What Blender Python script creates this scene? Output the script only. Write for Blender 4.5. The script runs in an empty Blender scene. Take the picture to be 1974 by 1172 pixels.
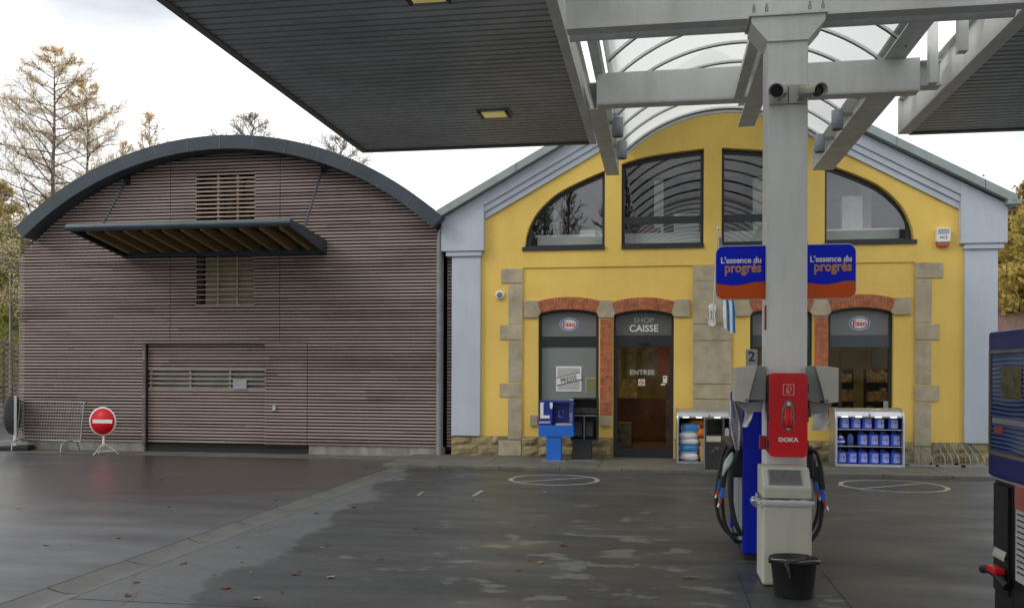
import bpy, bmesh, math, random
from mathutils import Vector, Matrix, noise
from mathutils.geometry import tessellate_polygon
R = math.radians
random.seed(7)
scene = bpy.context.scene
COL = scene.collection

# ------------------------------------------------------------------ camera
FPX, CX, CY, CAMZ = 1740.0, 987.0, 718.0, 1.6
YAW, ROLL = R(9.3), R(0.2)
fw = Vector((-math.sin(YAW), math.cos(YAW), 0))
r0 = Vector((math.cos(YAW), math.sin(YAW), 0)); u0 = Vector((0, 0, 1))
rt = r0*math.cos(ROLL) + u0*math.sin(ROLL); up = -r0*math.sin(ROLL) + u0*math.cos(ROLL)
CAM = Vector((0, 0, CAMZ))
cd = bpy.data.cameras.new('camera'); cam = bpy.data.objects.new('camera', cd); COL.objects.link(cam)
cam.matrix_world = Matrix(((rt.x, up.x, -fw.x, 0), (rt.y, up.y, -fw.y, 0), (rt.z, up.z, -fw.z, CAMZ), (0, 0, 0, 1)))
cd.sensor_width = 36; cd.sensor_fit = 'HORIZONTAL'; cd.lens = FPX/1974*36
cd.shift_y = (CY-586)/1974; cd.clip_end = 2000; cd.clip_start = 0.05
scene.camera = cam

# ------------------------------------------------------------------ world, sun, exposure
SUN_EL, SUN_AZ = R(34), R(235)      # azimuth clockwise from +Y
w = bpy.data.worlds.new('World'); scene.world = w; w.use_nodes = True
nt = w.node_tree; N = nt.nodes; L = nt.links
bg = N['Background']
sky = N.new('ShaderNodeTexSky'); sky.sky_type = 'NISHITA'; sky.sun_disc = False
sky.sun_elevation = SUN_EL; sky.sun_rotation = SUN_AZ; sky.air_density = 1.2; sky.dust_density = 2.0
tc = N.new('ShaderNodeTexCoord')
mp = N.new('ShaderNodeMapping'); mp.inputs['Scale'].default_value = (1, 1, 2.6)
mp.inputs['Location'].default_value = (0.3, 0.1, 0.2)
nz = N.new('ShaderNodeTexNoise'); nz.inputs['Scale'].default_value = 1.9; nz.inputs['Detail'].default_value = 5
nz.inputs['Roughness'].default_value = .5
cr = N.new('ShaderNodeValToRGB'); cr.color_ramp.elements[0].position = .23; cr.color_ramp.elements[1].position = .47
nz2 = N.new('ShaderNodeTexNoise'); nz2.inputs['Scale'].default_value = 3.0; nz2.inputs['Detail'].default_value = 4
cr2 = N.new('ShaderNodeValToRGB'); cr2.color_ramp.elements[0].position = .3; cr2.color_ramp.elements[1].position = .7
cr2.color_ramp.elements[0].color = (10.2, 10.5, 11.0, 1); cr2.color_ramp.elements[1].color = (14.5, 14.4, 14.2, 1)
mx = N.new('ShaderNodeMixRGB')
L.new(tc.outputs['Generated'], mp.inputs['Vector']); L.new(mp.outputs[0], nz.inputs['Vector']); L.new(mp.outputs[0], nz2.inputs['Vector'])
L.new(nz.outputs['Fac'], cr.inputs[0]); L.new(nz2.outputs['Fac'], cr2.inputs[0])
L.new(cr.outputs[0], mx.inputs[0]); L.new(sky.outputs[0], mx.inputs[1]); L.new(cr2.outputs[0], mx.inputs[2])
L.new(mx.outputs[0], bg.inputs['Color']); bg.inputs['Strength'].default_value = 0.11
sd = bpy.data.lights.new('sun', 'SUN'); sun = bpy.data.objects.new('sun', sd); COL.objects.link(sun)
sd.energy = 0.7; sd.angle = R(14); sd.color = (1, .95, .87)
sdir = Vector((math.sin(SUN_AZ)*math.cos(SUN_EL), math.cos(SUN_AZ)*math.cos(SUN_EL), math.sin(SUN_EL)))
sun.rotation_euler = sdir.to_track_quat('Z', 'Y').to_euler(); sun.location = (0, -5, 20)
vs = scene.view_settings
vs.view_transform = 'Standard'; vs.look = 'None'; vs.gamma = 1; vs.exposure = 0.0; vs.use_curve_mapping = False

# ------------------------------------------------------------------ pixel -> world measuring helpers
def ray(px, py): return fw + rt*((px-CX)/FPX) - up*((py-CY)/FPX)
def onY(px, py, Y): d = ray(px, py); return CAM + d*(Y/d.y)
def onX(px, py, X): d = ray(px, py); return CAM + d*(X/d.x)
def onZ(px, py, Z=0.0): d = ray(px, py); return CAM + d*((Z-CAMZ)/d.z)
YF = 16.6
def F(px, py, Y=YF): p = onY(px, py, Y); return (p.x, p.z)

# ------------------------------------------------------------------ materials
def mat(name, col, rough=.6, metal=0., var=.12, scale=3., bump=0., bscale=40., col2=None, trans=0., emis=None, estr=0., spec=.5, coat=0., streak=None, dirt=0., rust=0.):
    m = bpy.data.materials.new(name); m.use_nodes = True
    n = m.node_tree.nodes; l = m.node_tree.links; b = n['Principled BSDF']
    b.inputs['Base Color'].default_value = (*col, 1); b.inputs['Roughness'].default_value = rough
    b.inputs['Metallic'].default_value = metal; b.inputs['Specular IOR Level'].default_value = spec
    b.inputs['Coat Weight'].default_value = coat
    if trans: b.inputs['Transmission Weight'].default_value = trans
    if emis: b.inputs['Emission Color'].default_value = (*emis, 1); b.inputs['Emission Strength'].default_value = estr
    if var or bump or col2:
        t = n.new('ShaderNodeTexCoord'); src = t.outputs['Object']
        if streak:
            k = n.new('ShaderNodeMapping'); k.inputs['Scale'].default_value = streak; l.new(src, k.inputs[0]); src = k.outputs[0]
        z = n.new('ShaderNodeTexNoise'); z.inputs['Scale'].default_value = scale; z.inputs['Detail'].default_value = 6; z.inputs['Roughness'].default_value = .62
        l.new(src, z.inputs['Vector'])
        c = n.new('ShaderNodeValToRGB')
        c.color_ramp.elements[0].position = .3; c.color_ramp.elements[1].position = .7
        a2 = col2 or tuple(x*(1-2*var) for x in col)
        a1 = col if col2 else tuple(min(1, x*(1+var)) for x in col)
        c.color_ramp.elements[0].color = (*a2, 1); c.color_ramp.elements[1].color = (*a1, 1)
        l.new(z.outputs['Fac'], c.inputs[0]); l.new(c.outputs[0], b.inputs['Base Color'])
        if bump:
            z2 = n.new('ShaderNodeTexNoise'); z2.inputs['Scale'].default_value = bscale; z2.inputs['Detail'].default_value = 5
            l.new(t.outputs['Object'], z2.inputs['Vector'])
            bp = n.new('ShaderNodeBump'); bp.inputs['Strength'].default_value = bump; bp.inputs['Distance'].default_value = .02
            l.new(z2.outputs['Fac'], bp.inputs['Height']); l.new(bp.outputs[0], b.inputs['Normal'])
    if dirt:
        src0 = b.inputs['Base Color'].links[0].from_socket; gg = n.new('ShaderNodeNewGeometry')
        k2 = n.new('ShaderNodeMapping'); k2.inputs['Scale'].default_value = (3.2, 3.2, .32); l.new(gg.outputs['Position'], k2.inputs[0])
        z3 = n.new('ShaderNodeTexNoise'); z3.inputs['Scale'].default_value = 1.3; z3.inputs['Detail'].default_value = 7; z3.inputs['Roughness'].default_value = .68; l.new(k2.outputs[0], z3.inputs['Vector'])
        c3 = n.new('ShaderNodeValToRGB'); c3.color_ramp.elements[0].position = .46; c3.color_ramp.elements[1].position = .72
        c3.color_ramp.elements[0].color = (1, 1, 1, 1); d_ = 1-dirt; c3.color_ramp.elements[1].color = (d_, d_*.985, d_*.96, 1); l.new(z3.outputs['Fac'], c3.inputs[0])
        mm = n.new('ShaderNodeMixRGB'); mm.blend_type = 'MULTIPLY'; mm.inputs[0].default_value = 1; l.new(src0, mm.inputs[1]); l.new(c3.outputs[0], mm.inputs[2]); l.new(mm.outputs[0], b.inputs['Base Color'])
    if rust:
        src0 = b.inputs['Base Color'].links[0].from_socket; gg = n.new('ShaderNodeNewGeometry')
        k2 = n.new('ShaderNodeMapping'); k2.inputs['Scale'].default_value = (1, 1, .6); l.new(gg.outputs['Position'], k2.inputs[0])
        z3 = n.new('ShaderNodeTexNoise'); z3.inputs['Scale'].default_value = 9; z3.inputs['Detail'].default_value = 8; z3.inputs['Roughness'].default_value = .7; l.new(k2.outputs[0], z3.inputs['Vector'])
        c3 = n.new('ShaderNodeMapRange'); c3.inputs['From Min'].default_value = .69; c3.inputs['From Max'].default_value = .73; c3.inputs['To Max'].default_value = rust; l.new(z3.outputs['Fac'], c3.inputs[0])
        mm = n.new('ShaderNodeMixRGB'); mm.inputs[2].default_value = (.12, .07, .04, 1); l.new(c3.outputs[0], mm.inputs[0]); l.new(src0, mm.inputs[1]); l.new(mm.outputs[0], b.inputs['Base Color'])
    return m
M = {}
M['yellow'] = mat('yellow_render', (.79, .55, .13), .85, var=.06, scale=.7, bump=.3, bscale=60, dirt=.035)
M['lavender'] = mat('lavender_render', (.48, .53, .60), .85, var=.05, scale=.8, bump=.25, bscale=60, dirt=.07)
M['stone'] = mat('smooth_sandstone', (.44, .385, .27), .9, var=.15, scale=3.0, bump=.4, bscale=22, dirt=.13)
M['stone_joint'] = mat('stone_joint', (.2, .17, .11), .9)
M['rough_stone'] = mat('rough_sandstone', (.42, .34, .17), .95, var=.3, scale=4, bump=.9, bscale=14, col2=(.16, .13, .08))
M['brick'] = mat('red_brick', (.50, .14, .055), .85, var=.3, scale=9, bump=.4)
M['mortar'] = mat('pale_mortar', (.42, .33, .24), .95)
M['anthracite'] = mat('anthracite_metal', (.018, .022, .027), .4, var=.1)
M['zinc_dark'] = mat('dark_zinc', (.045, .062, .075), .42, metal=.3, var=.2, scale=1.5)
M['roofmetal'] = mat('grey_green_roof_metal', (.27, .32, .31), .45, metal=.2, var=.1)
M['steel'] = mat('white_painted_steel', (.74, .75, .73), .5, var=.07, scale=1.5, bump=.03, streak=(1, 1, .35), dirt=.14, rust=.75)
M['alu'] = mat('aluminium', (.55, .57, .6), .32, metal=.8, var=.08)
M['galv'] = mat('galvanised_steel', (.33, .35, .34), .45, metal=.6, var=.15)
M['pipe'] = mat('grey_downpipe', (.25, .28, .27), .5, metal=.2)
M['concrete'] = mat('pale_concrete', (.30, .29, .26), .9, var=.18, bump=.2, dirt=.4)
M['black'] = mat('black_plastic', (.012, .012, .014), .45, var=.1)
M['rubber'] = mat('black_rubber', (.014, .014, .015), .6, var=.1)
M['dark'] = mat('dark_interior', (.02, .018, .016), .9, var=.1)
M['white'] = mat('white_paint', (.74, .74, .72), .5, var=.04)
M['beige'] = mat('beige_painted_metal', (.50, .50, .425), .5, var=.06, scale=2, dirt=.14)
M['beige_shade'] = mat('grey_plastic', (.24, .27, .27), .5, var=.06)  # mid grey, darker than the beige parts
M['blue'] = mat('royal_blue_panel', (.001, .014, .46), .35, var=.06, dirt=.25, spec=.25)
M['signblue'] = mat('sign_blue', (.001, .016, .58), .4, var=.03, spec=.15)
M['orange'] = mat('sign_orange', (.60, .085, .006), .4, var=.06, spec=.2)
M['orange_text'] = mat('dull_orange_lettering', (.58, .26, .07), .5, var=.05, scale=30)
M['navy'] = mat('navy_blue_panel', (.004, .014, .15), .3, var=.12, dirt=.35, spec=.35)
M['brightblue'] = mat('bright_blue_metal', (.012, .14, .60), .4, var=.05)
M['red'] = mat('red_plastic', (.60, .004, .010), .35, var=.05, coat=.12, spec=.3)
M['signred'] = mat('sign_red', (.58, .006, .010), .4, var=.03, spec=.25)
M['greypanel'] = mat('grey_window_panel', (.17, .18, .18), .35, var=.05)
M['darkpanel'] = mat('dark_blue_grey_panel', (.05, .065, .075), .35, var=.05)
M['blind'] = mat('grey_green_blind', (.19, .22, .21), .5, var=.04)
M['greytext'] = mat('pale_grey_lettering', (.46, .47, .45), .5, var=.04)
M['soffit'] = mat('grey_soffit_panel', (.43, .46, .48), .45, metal=.1, var=.14, scale=.7, dirt=.15)
M['soffit_gap'] = mat('soffit_groove', (.03, .03, .03), .8)
M['blue_flag'] = mat('light_blue_cloth', (.10, .38, .70), .8)
M['white_cloth'] = mat('white_cloth', (.72, .72, .72), .8)
M['paper'] = mat('white_paper', (.75, .75, .73), .7, var=.03)
M['newsprint'] = mat('newsprint', (.50, .50, .50), .8, var=.3, scale=60, streak=(1, 1, 3))
M['greenposter'] = mat('olive_poster', (.20, .20, .09), .6, var=.1)
M['plastic_bag'] = mat('thin_white_plastic', (.50, .51, .51), .3, var=.05)
M['bark'] = mat('brown_bark', (.20, .165, .13), .95, var=.3, scale=12)
M['wood_in'] = mat('ochre_rafter_wood', (.30, .19, .075), .7, var=.15, streak=(1, .2, 1))
M['grating'] = mat('pale_fence_wood', (.22, .17, .12), .85, var=.2, streak=(.2, 1, 1))
M['wood_bundle'] = mat('split_firewood', (.55, .36, .17), .85, var=.25, scale=14)
M['orange_net'] = mat('orange_net_bag', (.62, .17, .02), .7, var=.35, scale=22)
M['sack'] = mat('white_plastic_sack', (.70, .72, .75), .4, var=.06)
M['sackblue'] = mat('blue_printed_sack', (.04, .24, .60), .4)
M['jerry'] = mat('blue_jerrycan_plastic', (.015, .06, .52), .3, var=.05, coat=.2)
M['jerry_label'] = mat('pale_blue_label', (.50, .58, .85), .5, scale=26, col2=(.05, .14, .62))
M['red_label'] = mat('red_label', (.5, .03, .04), .5)
M['white_mark'] = mat('worn_white_road_paint', (.40, .40, .37), .7, scale=14, col2=(.14, .14, .13))
M['screen'] = mat('grey_mesh_tray', (.12, .12, .12), .6, var=.2, scale=60)
M['interior_wall'] = mat('ochre_interior_wall', (.40, .33, .12), .7, var=.2)
M['interior_floor'] = mat('brown_floor_tiles', (.16, .12, .08), .35, var=.2)
M['goods'] = mat('mixed_shelf_goods', (.62, .40, .12), .6, scale=9, col2=(.06, .08, .09))
M['beigeblind'] = mat('beige_blind', (.34, .31, .20), .7, var=.06)
M['col_white'] = mat('white_interior_paint', (.86, .88, .84), .6, var=.03)
M['leaf_dead'] = mat('dead_brown_leaf', (.16, .055, .02), .8, var=.3, scale=20)
M['clear'] = mat('clear_plastic', (.8, .82, .84), .15, var=0, trans=.8)
M['lens'] = mat('camera_lens_glass', (.005, .005, .007), .05, var=0)
M['lampglass'] = mat('yellowish_lamp_cover', (.55, .48, .20), .3, var=.1, emis=(.9, .72, .25), estr=.22)
M['slit_lamp'] = mat('lit_strip', (.9, .85, .7), .4, var=0, emis=(1, .9, .65), estr=2.2)  # emission standing for bright reflections on the cabinet lids
M['warm_lamp'] = mat('warm_shop_lamp', (.9, .7, .4), .4, var=0, emis=(1, .80, .45), estr=9)
M['deepseam'] = mat('seam_black', (.002, .002, .002), .8)
M['rib_white'] = mat('pale_rib', (.78, .79, .78), .45, var=.04)
M['sealing'] = mat('bitumen_joint', (.012, .012, .012), .7)
M['yellow_oil'] = mat('lime_leaves', (.30, .32, .05), .7)

def slat_material(name, pitch, base, c2):
    m = bpy.data.materials.new(name); m.use_nodes = True
    n = m.node_tree.nodes; l = m.node_tree.links; b = n['Principled BSDF']; b.inputs['Roughness'].default_value = .8
    b.inputs['Specular IOR Level'].default_value = .25
    g = n.new('ShaderNodeNewGeometry'); s = n.new('ShaderNodeSeparateXYZ'); l.new(g.outputs['Position'], s.inputs[0])
    dv = n.new('ShaderNodeMath'); dv.operation = 'DIVIDE'; dv.inputs[1].default_value = pitch; l.new(s.outputs['Z'], dv.inputs[0])
    fl = n.new('ShaderNodeMath'); fl.operation = 'FLOOR'; l.new(dv.outputs[0], fl.inputs[0])
    dx = n.new('ShaderNodeMath'); dx.operation = 'MULTIPLY'; dx.inputs[1].default_value = .33; l.new(s.outputs['X'], dx.inputs[0])
    fx = n.new('ShaderNodeMath'); fx.operation = 'FLOOR'
    wn0 = n.new('ShaderNodeTexWhiteNoise'); wn0.noise_dimensions = '1D'; l.new(fl.outputs[0], wn0.inputs['W'])
    ad = n.new('ShaderNodeMath'); ad.operation = 'ADD'; l.new(dx.outputs[0], ad.inputs[0]); l.new(wn0.outputs['Value'], ad.inputs[1]); l.new(ad.outputs[0], fx.inputs[0])
    cb = n.new('ShaderNodeCombineXYZ'); l.new(fl.outputs[0], cb.inputs[0]); l.new(fx.outputs[0], cb.inputs[1])
    wn = n.new('ShaderNodeTexWhiteNoise'); l.new(cb.outputs[0], wn.inputs['Vector'])
    mpn = n.new('ShaderNodeMapping'); mpn.inputs['Scale'].default_value = (.5, 1, 1.2); l.new(g.outputs['Position'], mpn.inputs[0])
    z = n.new('ShaderNodeTexNoise'); z.inputs['Scale'].default_value = 1.1; z.inputs['Detail'].default_value = 6; l.new(mpn.outputs[0], z.inputs['Vector'])
    mp2 = n.new('ShaderNodeMapping'); mp2.inputs['Scale'].default_value = (3, 1, 60); l.new(g.outputs['Position'], mp2.inputs[0])
    zf = n.new('ShaderNodeTexNoise'); zf.inputs['Scale'].default_value = 2; zf.inputs['Detail'].default_value = 4; l.new(mp2.outputs[0], zf.inputs['Vector'])
    a = n.new('ShaderNodeMath'); a.operation = 'MULTIPLY_ADD'; a.inputs[1].default_value = .45; l.new(wn.outputs['Value'], a.inputs[0]); l.new(z.outputs['Fac'], a.inputs[2])
    a2 = n.new('ShaderNodeMath'); a2.operation = 'MULTIPLY_ADD'; a2.inputs[1].default_value = .4; l.new(zf.outputs['Fac'], a2.inputs[0]); l.new(a.outputs[0], a2.inputs[2])
    c = n.new('ShaderNodeValToRGB'); c.color_ramp.elements[0].position = .55; c.color_ramp.elements[1].position = 1.2 if False else 1.0
    c.color_ramp.elements[0].color = (*c2, 1); c.color_ramp.elements[1].color = (*base, 1)
    l.new(a2.outputs[0], c.inputs[0]); l.new(c.outputs[0], b.inputs['Base Color'])
    return m
PITCH = .0635
M['slat'] = slat_material('weathered_larch_slats', PITCH, (.355, .280, .255), (.205, .145, .128))

def glass_material(name, tint, mixf, rough=.0, fk=.6):
    m = bpy.data.materials.new(name); m.use_nodes = True
    n = m.node_tree.nodes; l = m.node_tree.links; n.remove(n['Principled BSDF'])
    t = n.new('ShaderNodeBsdfTransparent'); t.inputs[0].default_value = (*tint, 1)
    g = n.new('ShaderNodeBsdfGlossy'); g.inputs['Roughness'].default_value = rough; g.inputs[0].default_value = (.95, .95, 1, 1)
    lw = n.new('ShaderNodeLayerWeight'); lw.inputs[0].default_value = .35
    ma = n.new('ShaderNodeMath'); ma.operation = 'MULTIPLY_ADD'; ma.inputs[1].default_value = fk; ma.inputs[2].default_value = mixf
    x = n.new('ShaderNodeMixShader'); l.new(lw.outputs['Fresnel'], ma.inputs[0]); l.new(ma.outputs[0], x.inputs[0])
    l.new(t.outputs[0], x.inputs[1]); l.new(g.outputs[0], x.inputs[2]); l.new(x.outputs[0], n['Material Output'].inputs[0])
    return m
M['glass'] = glass_material('window_glass', (.88, .90, .90), .05, fk=.42)
M['shopglass'] = glass_material('shop_glass', (.92, .91, .86), .0, fk=.12)

m = bpy.data.materials.new('opal_roof_sheet'); m.use_nodes = True; n = m.node_tree.nodes; l = m.node_tree.links
b = n['Principled BSDF']; b.inputs['Base Color'].default_value = (.60, .61, .60, 1); b.inputs['Roughness'].default_value = .25
tl = n.new('ShaderNodeBsdfTranslucent'); tl.inputs[0].default_value = (.72, .73, .71, 1)
tr = n.new('ShaderNodeBsdfTransparent'); tr.inputs[0].default_value = (.9, .92, .92, 1)
x1 = n.new('ShaderNodeMixShader'); x1.inputs[0].default_value = .72; l.new(b.outputs[0], x1.inputs[1]); l.new(tl.outputs[0], x1.inputs[2])
x2 = n.new('ShaderNodeMixShader'); x2.inputs[0].default_value = .10; l.new(x1.outputs[0], x2.inputs[1]); l.new(tr.outputs[0], x2.inputs[2])
l.new(x2.outputs[0], n['Material Output'].inputs[0]); M['opal'] = m

def leaf_material(name, c1, c2, tf=.4):
    m = bpy.data.materials.new(name); m.use_nodes = True; n = m.node_tree.nodes; l = m.node_tree.links
    b = n['Principled BSDF']; b.inputs['Roughness'].default_value = .7; b.inputs['Specular IOR Level'].default_value = .2
    g = n.new('ShaderNodeNewGeometry'); z = n.new('ShaderNodeTexNoise'); z.inputs['Scale'].default_value = .7; z.inputs['Detail'].default_value = 3
    l.new(g.outputs['Position'], z.inputs['Vector'])
    a = n.new('ShaderNodeMath'); a.operation = 'MULTIPLY_ADD'; a.inputs[1].default_value = .5; l.new(g.outputs['Random Per Island'], a.inputs[0])
    s = n.new('ShaderNodeMath'); s.operation = 'SUBTRACT'; s.inputs[1].default_value = .22; l.new(z.outputs['Fac'], s.inputs[0]); l.new(s.outputs[0], a.inputs[2])
    c = n.new('ShaderNodeValToRGB'); c.color_ramp.elements[0].position = .15; c.color_ramp.elements[1].position = .85
    c.color_ramp.elements[0].color = (*c2, 1); c.color_ramp.elements[1].color = (*c1, 1)
    l.new(a.outputs[0], c.inputs[0]); l.new(c.outputs[0], b.inputs['Base Color'])
    t = n.new('ShaderNodeBsdfTranslucent'); l.new(c.outputs[0], t.inputs[0])
    x = n.new('ShaderNodeMixShader'); x.inputs[0].default_value = tf; l.new(b.outputs[0], x.inputs[1]); l.new(t.outputs[0], x.inputs[2])
    l.new(x.outputs[0], n['Material Output'].inputs[0]); return m
M['leaf_pale'] = leaf_material('sparse_autumn_leaves', (.97, .84, .50), (.85, .62, .45), .75)
M['leaf_gold'] = leaf_material('golden_autumn_leaves', (.62, .46, .12), (.30, .27, .08))
M['leaf_rust'] = leaf_material('rust_autumn_leaves', (.45, .30, .13), (.26, .18, .10))
M['leaf_green'] = leaf_material('olive_green_leaves', (.42, .42, .10), (.20, .23, .06))

def ground_material():
    m = bpy.data.materials.new('wet_asphalt'); m.use_nodes = True; n = m.node_tree.nodes; l = m.node_tree.links
    b = n['Principled BSDF']; g = n.new('ShaderNodeNewGeometry')
    def nzn(s, d=5, sc=(1, 1, 1)):
        k = n.new('ShaderNodeMapping'); k.inputs['Scale'].default_value = sc; l.new(g.outputs['Position'], k.inputs[0])
        z = n.new('ShaderNodeTexNoise'); z.inputs['Scale'].default_value = s; z.inputs['Detail'].default_value = d; z.inputs['Roughness'].default_value = .6; l.new(k.outputs[0], z.inputs['Vector']); return z
    z1 = nzn(.6, 10, (.6, 1.5, 1)); z2 = nzn(45, 3); z3 = nzn(3)
    # standing water lies in a shallow dip in front of the hall; elsewhere the surface has dried to a matt grey
    em = n.new('ShaderNodeVectorMath'); em.operation = 'MULTIPLY'; em.inputs[1].default_value = (1/4.2, 1/4.6, 0); l.new(g.outputs['Position'], em.inputs[0])
    ed = n.new('ShaderNodeVectorMath'); ed.operation = 'DISTANCE'; ed.inputs[1].default_value = (-7.7/4.2, 13.6/4.6, 0); l.new(em.outputs[0], ed.inputs[0])
    es = n.new('ShaderNodeMath'); es.operation = 'MULTIPLY_ADD'; es.inputs[1].default_value = 1.5; l.new(z1.outputs['Fac'], es.inputs[0]); l.new(ed.outputs['Value'], es.inputs[2])
    wet = n.new('ShaderNodeValToRGB'); wet.color_ramp.elements[0].position = .48; wet.color_ramp.elements[1].position = .80
    eh = n.new('ShaderNodeMath'); eh.operation = 'MULTIPLY'; eh.inputs[1].default_value = .37; l.new(es.outputs[0], eh.inputs[0]); l.new(eh.outputs[0], wet.inputs[0])
    cr = n.new('ShaderNodeValToRGB'); cr.color_ramp.elements[0].color = (.026, .028, .031, 1); cr.color_ramp.elements[1].color = (.052, .056, .062, 1)
    l.new(z3.outputs['Fac'], cr.inputs[0])
    z5 = nzn(110, 4); z6 = nzn(1.5, 9, (.5, 1.8, 1))
    m5 = n.new('ShaderNodeMapRange'); m5.inputs['From Min'].default_value = .3; m5.inputs['From Max'].default_value = .7; m5.inputs['To Min'].default_value = .45; m5.inputs['To Max'].default_value = 1.6; l.new(z5.outputs['Fac'], m5.inputs[0])
    m6 = n.new('ShaderNodeMapRange'); m6.inputs['From Min'].default_value = .35; m6.inputs['From Max'].default_value = .65; m6.inputs['To Min'].default_value = .6; m6.inputs['To Max'].default_value = 1.35; l.new(z6.outputs['Fac'], m6.inputs[0])
    m7 = n.new('ShaderNodeMath'); m7.operation = 'MULTIPLY'; l.new(m5.outputs[0], m7.inputs[0]); l.new(m6.outputs[0], m7.inputs[1])
    m8 = n.new('ShaderNodeVectorMath'); m8.operation = 'SCALE'; l.new(cr.outputs[0], m8.inputs[0]); l.new(m7.outputs[0], m8.inputs['Scale']); dk = n.new('ShaderNodeMapRange'); dk.inputs['To Min'].default_value = .45; dk.inputs['To Max'].default_value = 2.0; l.new(wet.outputs[0], dk.inputs[0])
    m9 = n.new('ShaderNodeVectorMath'); m9.operation = 'SCALE'; l.new(m8.outputs[0], m9.inputs[0]); l.new(dk.outputs[0], m9.inputs['Scale']); l.new(m9.outputs[0], b.inputs['Base Color'])
    rr = n.new('ShaderNodeMapRange'); cw = n.new('ShaderNodeMapRange'); cw.inputs['To Min'].default_value = 1.0; cw.inputs['To Max'].default_value = .25; l.new(wet.outputs[0], cw.inputs[0]); l.new(cw.outputs[0], b.inputs['Coat Weight']); b.inputs['Coat Roughness'].default_value = .33
    rr.inputs['To Min'].default_value = .28; rr.inputs['To Max'].default_value = .58
    l.new(wet.outputs[0], rr.inputs[0]); l.new(rr.outputs[0], b.inputs['Roughness'])
    bp = n.new('ShaderNodeBump'); bp.inputs['Strength'].default_value = .22; bp.inputs['Distance'].default_value = .01
    l.new(z2.outputs['Fac'], bp.inputs['Height']); l.new(bp.outputs[0], b.inputs['Normal'])
    return m
M['asphalt'] = ground_material()
def apron_material():
    m = bpy.data.materials.new('damp_forecourt_concrete'); m.use_nodes = True; n = m.node_tree.nodes; l = m.node_tree.links
    b = n['Principled BSDF']; g = n.new('ShaderNodeNewGeometry')
    def nzn(s, d=5, sc=(1, 1, 1), off=(0, 0, 0), rg=.6):
        k = n.new('ShaderNodeMapping'); k.inputs['Scale'].default_value = sc; k.inputs['Location'].default_value = off; l.new(g.outputs['Position'], k.inputs[0])
        z = n.new('ShaderNodeTexNoise'); z.inputs['Scale'].default_value = s; z.inputs['Detail'].default_value = d; z.inputs['Roughness'].default_value = rg; l.new(k.outputs[0], z.inputs['Vector']); return z
    def ramp(src, p0, p1, c0, c1):
        c = n.new('ShaderNodeValToRGB'); c.color_ramp.elements[0].position = p0; c.color_ramp.elements[1].position = p1
        c.color_ramp.elements[0].color = (*c0, 1); c.color_ramp.elements[1].color = (*c1, 1); l.new(src, c.inputs[0]); return c
    def mix(fac, a, bb, t='MIX'):
        x = n.new('ShaderNodeMixRGB'); x.blend_type = t; l.new(fac, x.inputs[0]); l.new(a, x.inputs[1]); l.new(bb, x.inputs[2]); return x
    base = ramp(nzn(.5, 6, (.8, 1, 1)).outputs['Fac'], .3, .7, (.029, .034, .036), (.066, .074, .075))
    streaks = ramp(nzn(1.7, 10, (.5, 1.9, 1), (3, 1, 0), .7).outputs['Fac'], .44, .58, (0, 0, 0), (1, 1, 1))
    dark = n.new('ShaderNodeRGB'); dark.outputs[0].default_value = (.015, .018, .020, 1)
    f1 = n.new('ShaderNodeMath'); f1.operation = 'MULTIPLY'; f1.inputs[1].default_value = .65; l.new(streaks.outputs[0], f1.inputs[0])
    c1 = mix(f1.outputs[0], base.outputs[0], dark.outputs[0])
    # dry, paler margin along the drainage channel with a ragged edge
    sx_ = n.new('ShaderNodeSeparateXYZ'); l.new(g.outputs['Position'], sx_.inputs[0])
    en = nzn(1.1, 9, (.8, .8, 1), (2, 7, 0), .65)
    ex2 = n.new('ShaderNodeMath'); ex2.operation = 'MULTIPLY_ADD'; ex2.inputs[1].default_value = 1.5; l.new(en.outputs['Fac'], ex2.inputs[0]); l.new(sx_.outputs['X'], ex2.inputs[2])
    sy2 = n.new('ShaderNodeMath'); sy2.operation = 'MULTIPLY_ADD'; sy2.inputs[1].default_value = .09; l.new(sx_.outputs['Y'], sy2.inputs[0]); l.new(ex2.outputs[0], sy2.inputs[2])
    mr = n.new('ShaderNodeMapRange'); mr.inputs['From Min'].default_value = -1.96; mr.inputs['From Max'].default_value = -1.88; mr.inputs['To Min'].default_value = .75; mr.inputs['To Max'].default_value = 0; l.new(sy2.outputs[0], mr.inputs[0])
    drc = n.new('ShaderNodeRGB'); drc.outputs[0].default_value = (.115, .125, .130, 1)
    c1 = mix(mr.outputs[0], c1.outputs[0], drc.outputs[0])
    # pale dried patches, densest around the middle of the bay where cars stop
    dm = n.new('ShaderNodeVectorMath'); dm.operation = 'MULTIPLY'; dm.inputs[1].default_value = (.55, .42, 0); l.new(g.outputs['Position'], dm.inputs[0])
    dd = n.new('ShaderNodeVectorMath'); dd.operation = 'DISTANCE'; dd.inputs[1].default_value = (-.30, 3.25, 0); l.new(dm.outputs[0], dd.inputs[0])
    near = n.new('ShaderNodeMapRange'); near.inputs['From Min'].default_value = .1; near.inputs['From Max'].default_value = 1.6; near.inputs['To Min'].default_value = .10; near.inputs['To Max'].default_value = -.02; l.new(dd.outputs['Value'], near.inputs[0])
    pn = nzn(2.6, 8, (.75, 1.15, 1), (5, 2, 0), .62)
    pa_ = n.new('ShaderNodeMath'); pa_.operation = 'ADD'; l.new(pn.outputs['Fac'], pa_.inputs[0]); l.new(near.outputs[0], pa_.inputs[1])
    pt = ramp(pa_.outputs[0], .635, .675, (0, 0, 0), (1, 1, 1))
    pale = n.new('ShaderNodeRGB'); pale.outputs[0].default_value = (.17, .18, .175, 1)
    f2 = n.new('ShaderNodeMath'); f2.operation = 'MULTIPLY'; f2.inputs[1].default_value = .7; l.new(pt.outputs[0], f2.inputs[0])
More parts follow.
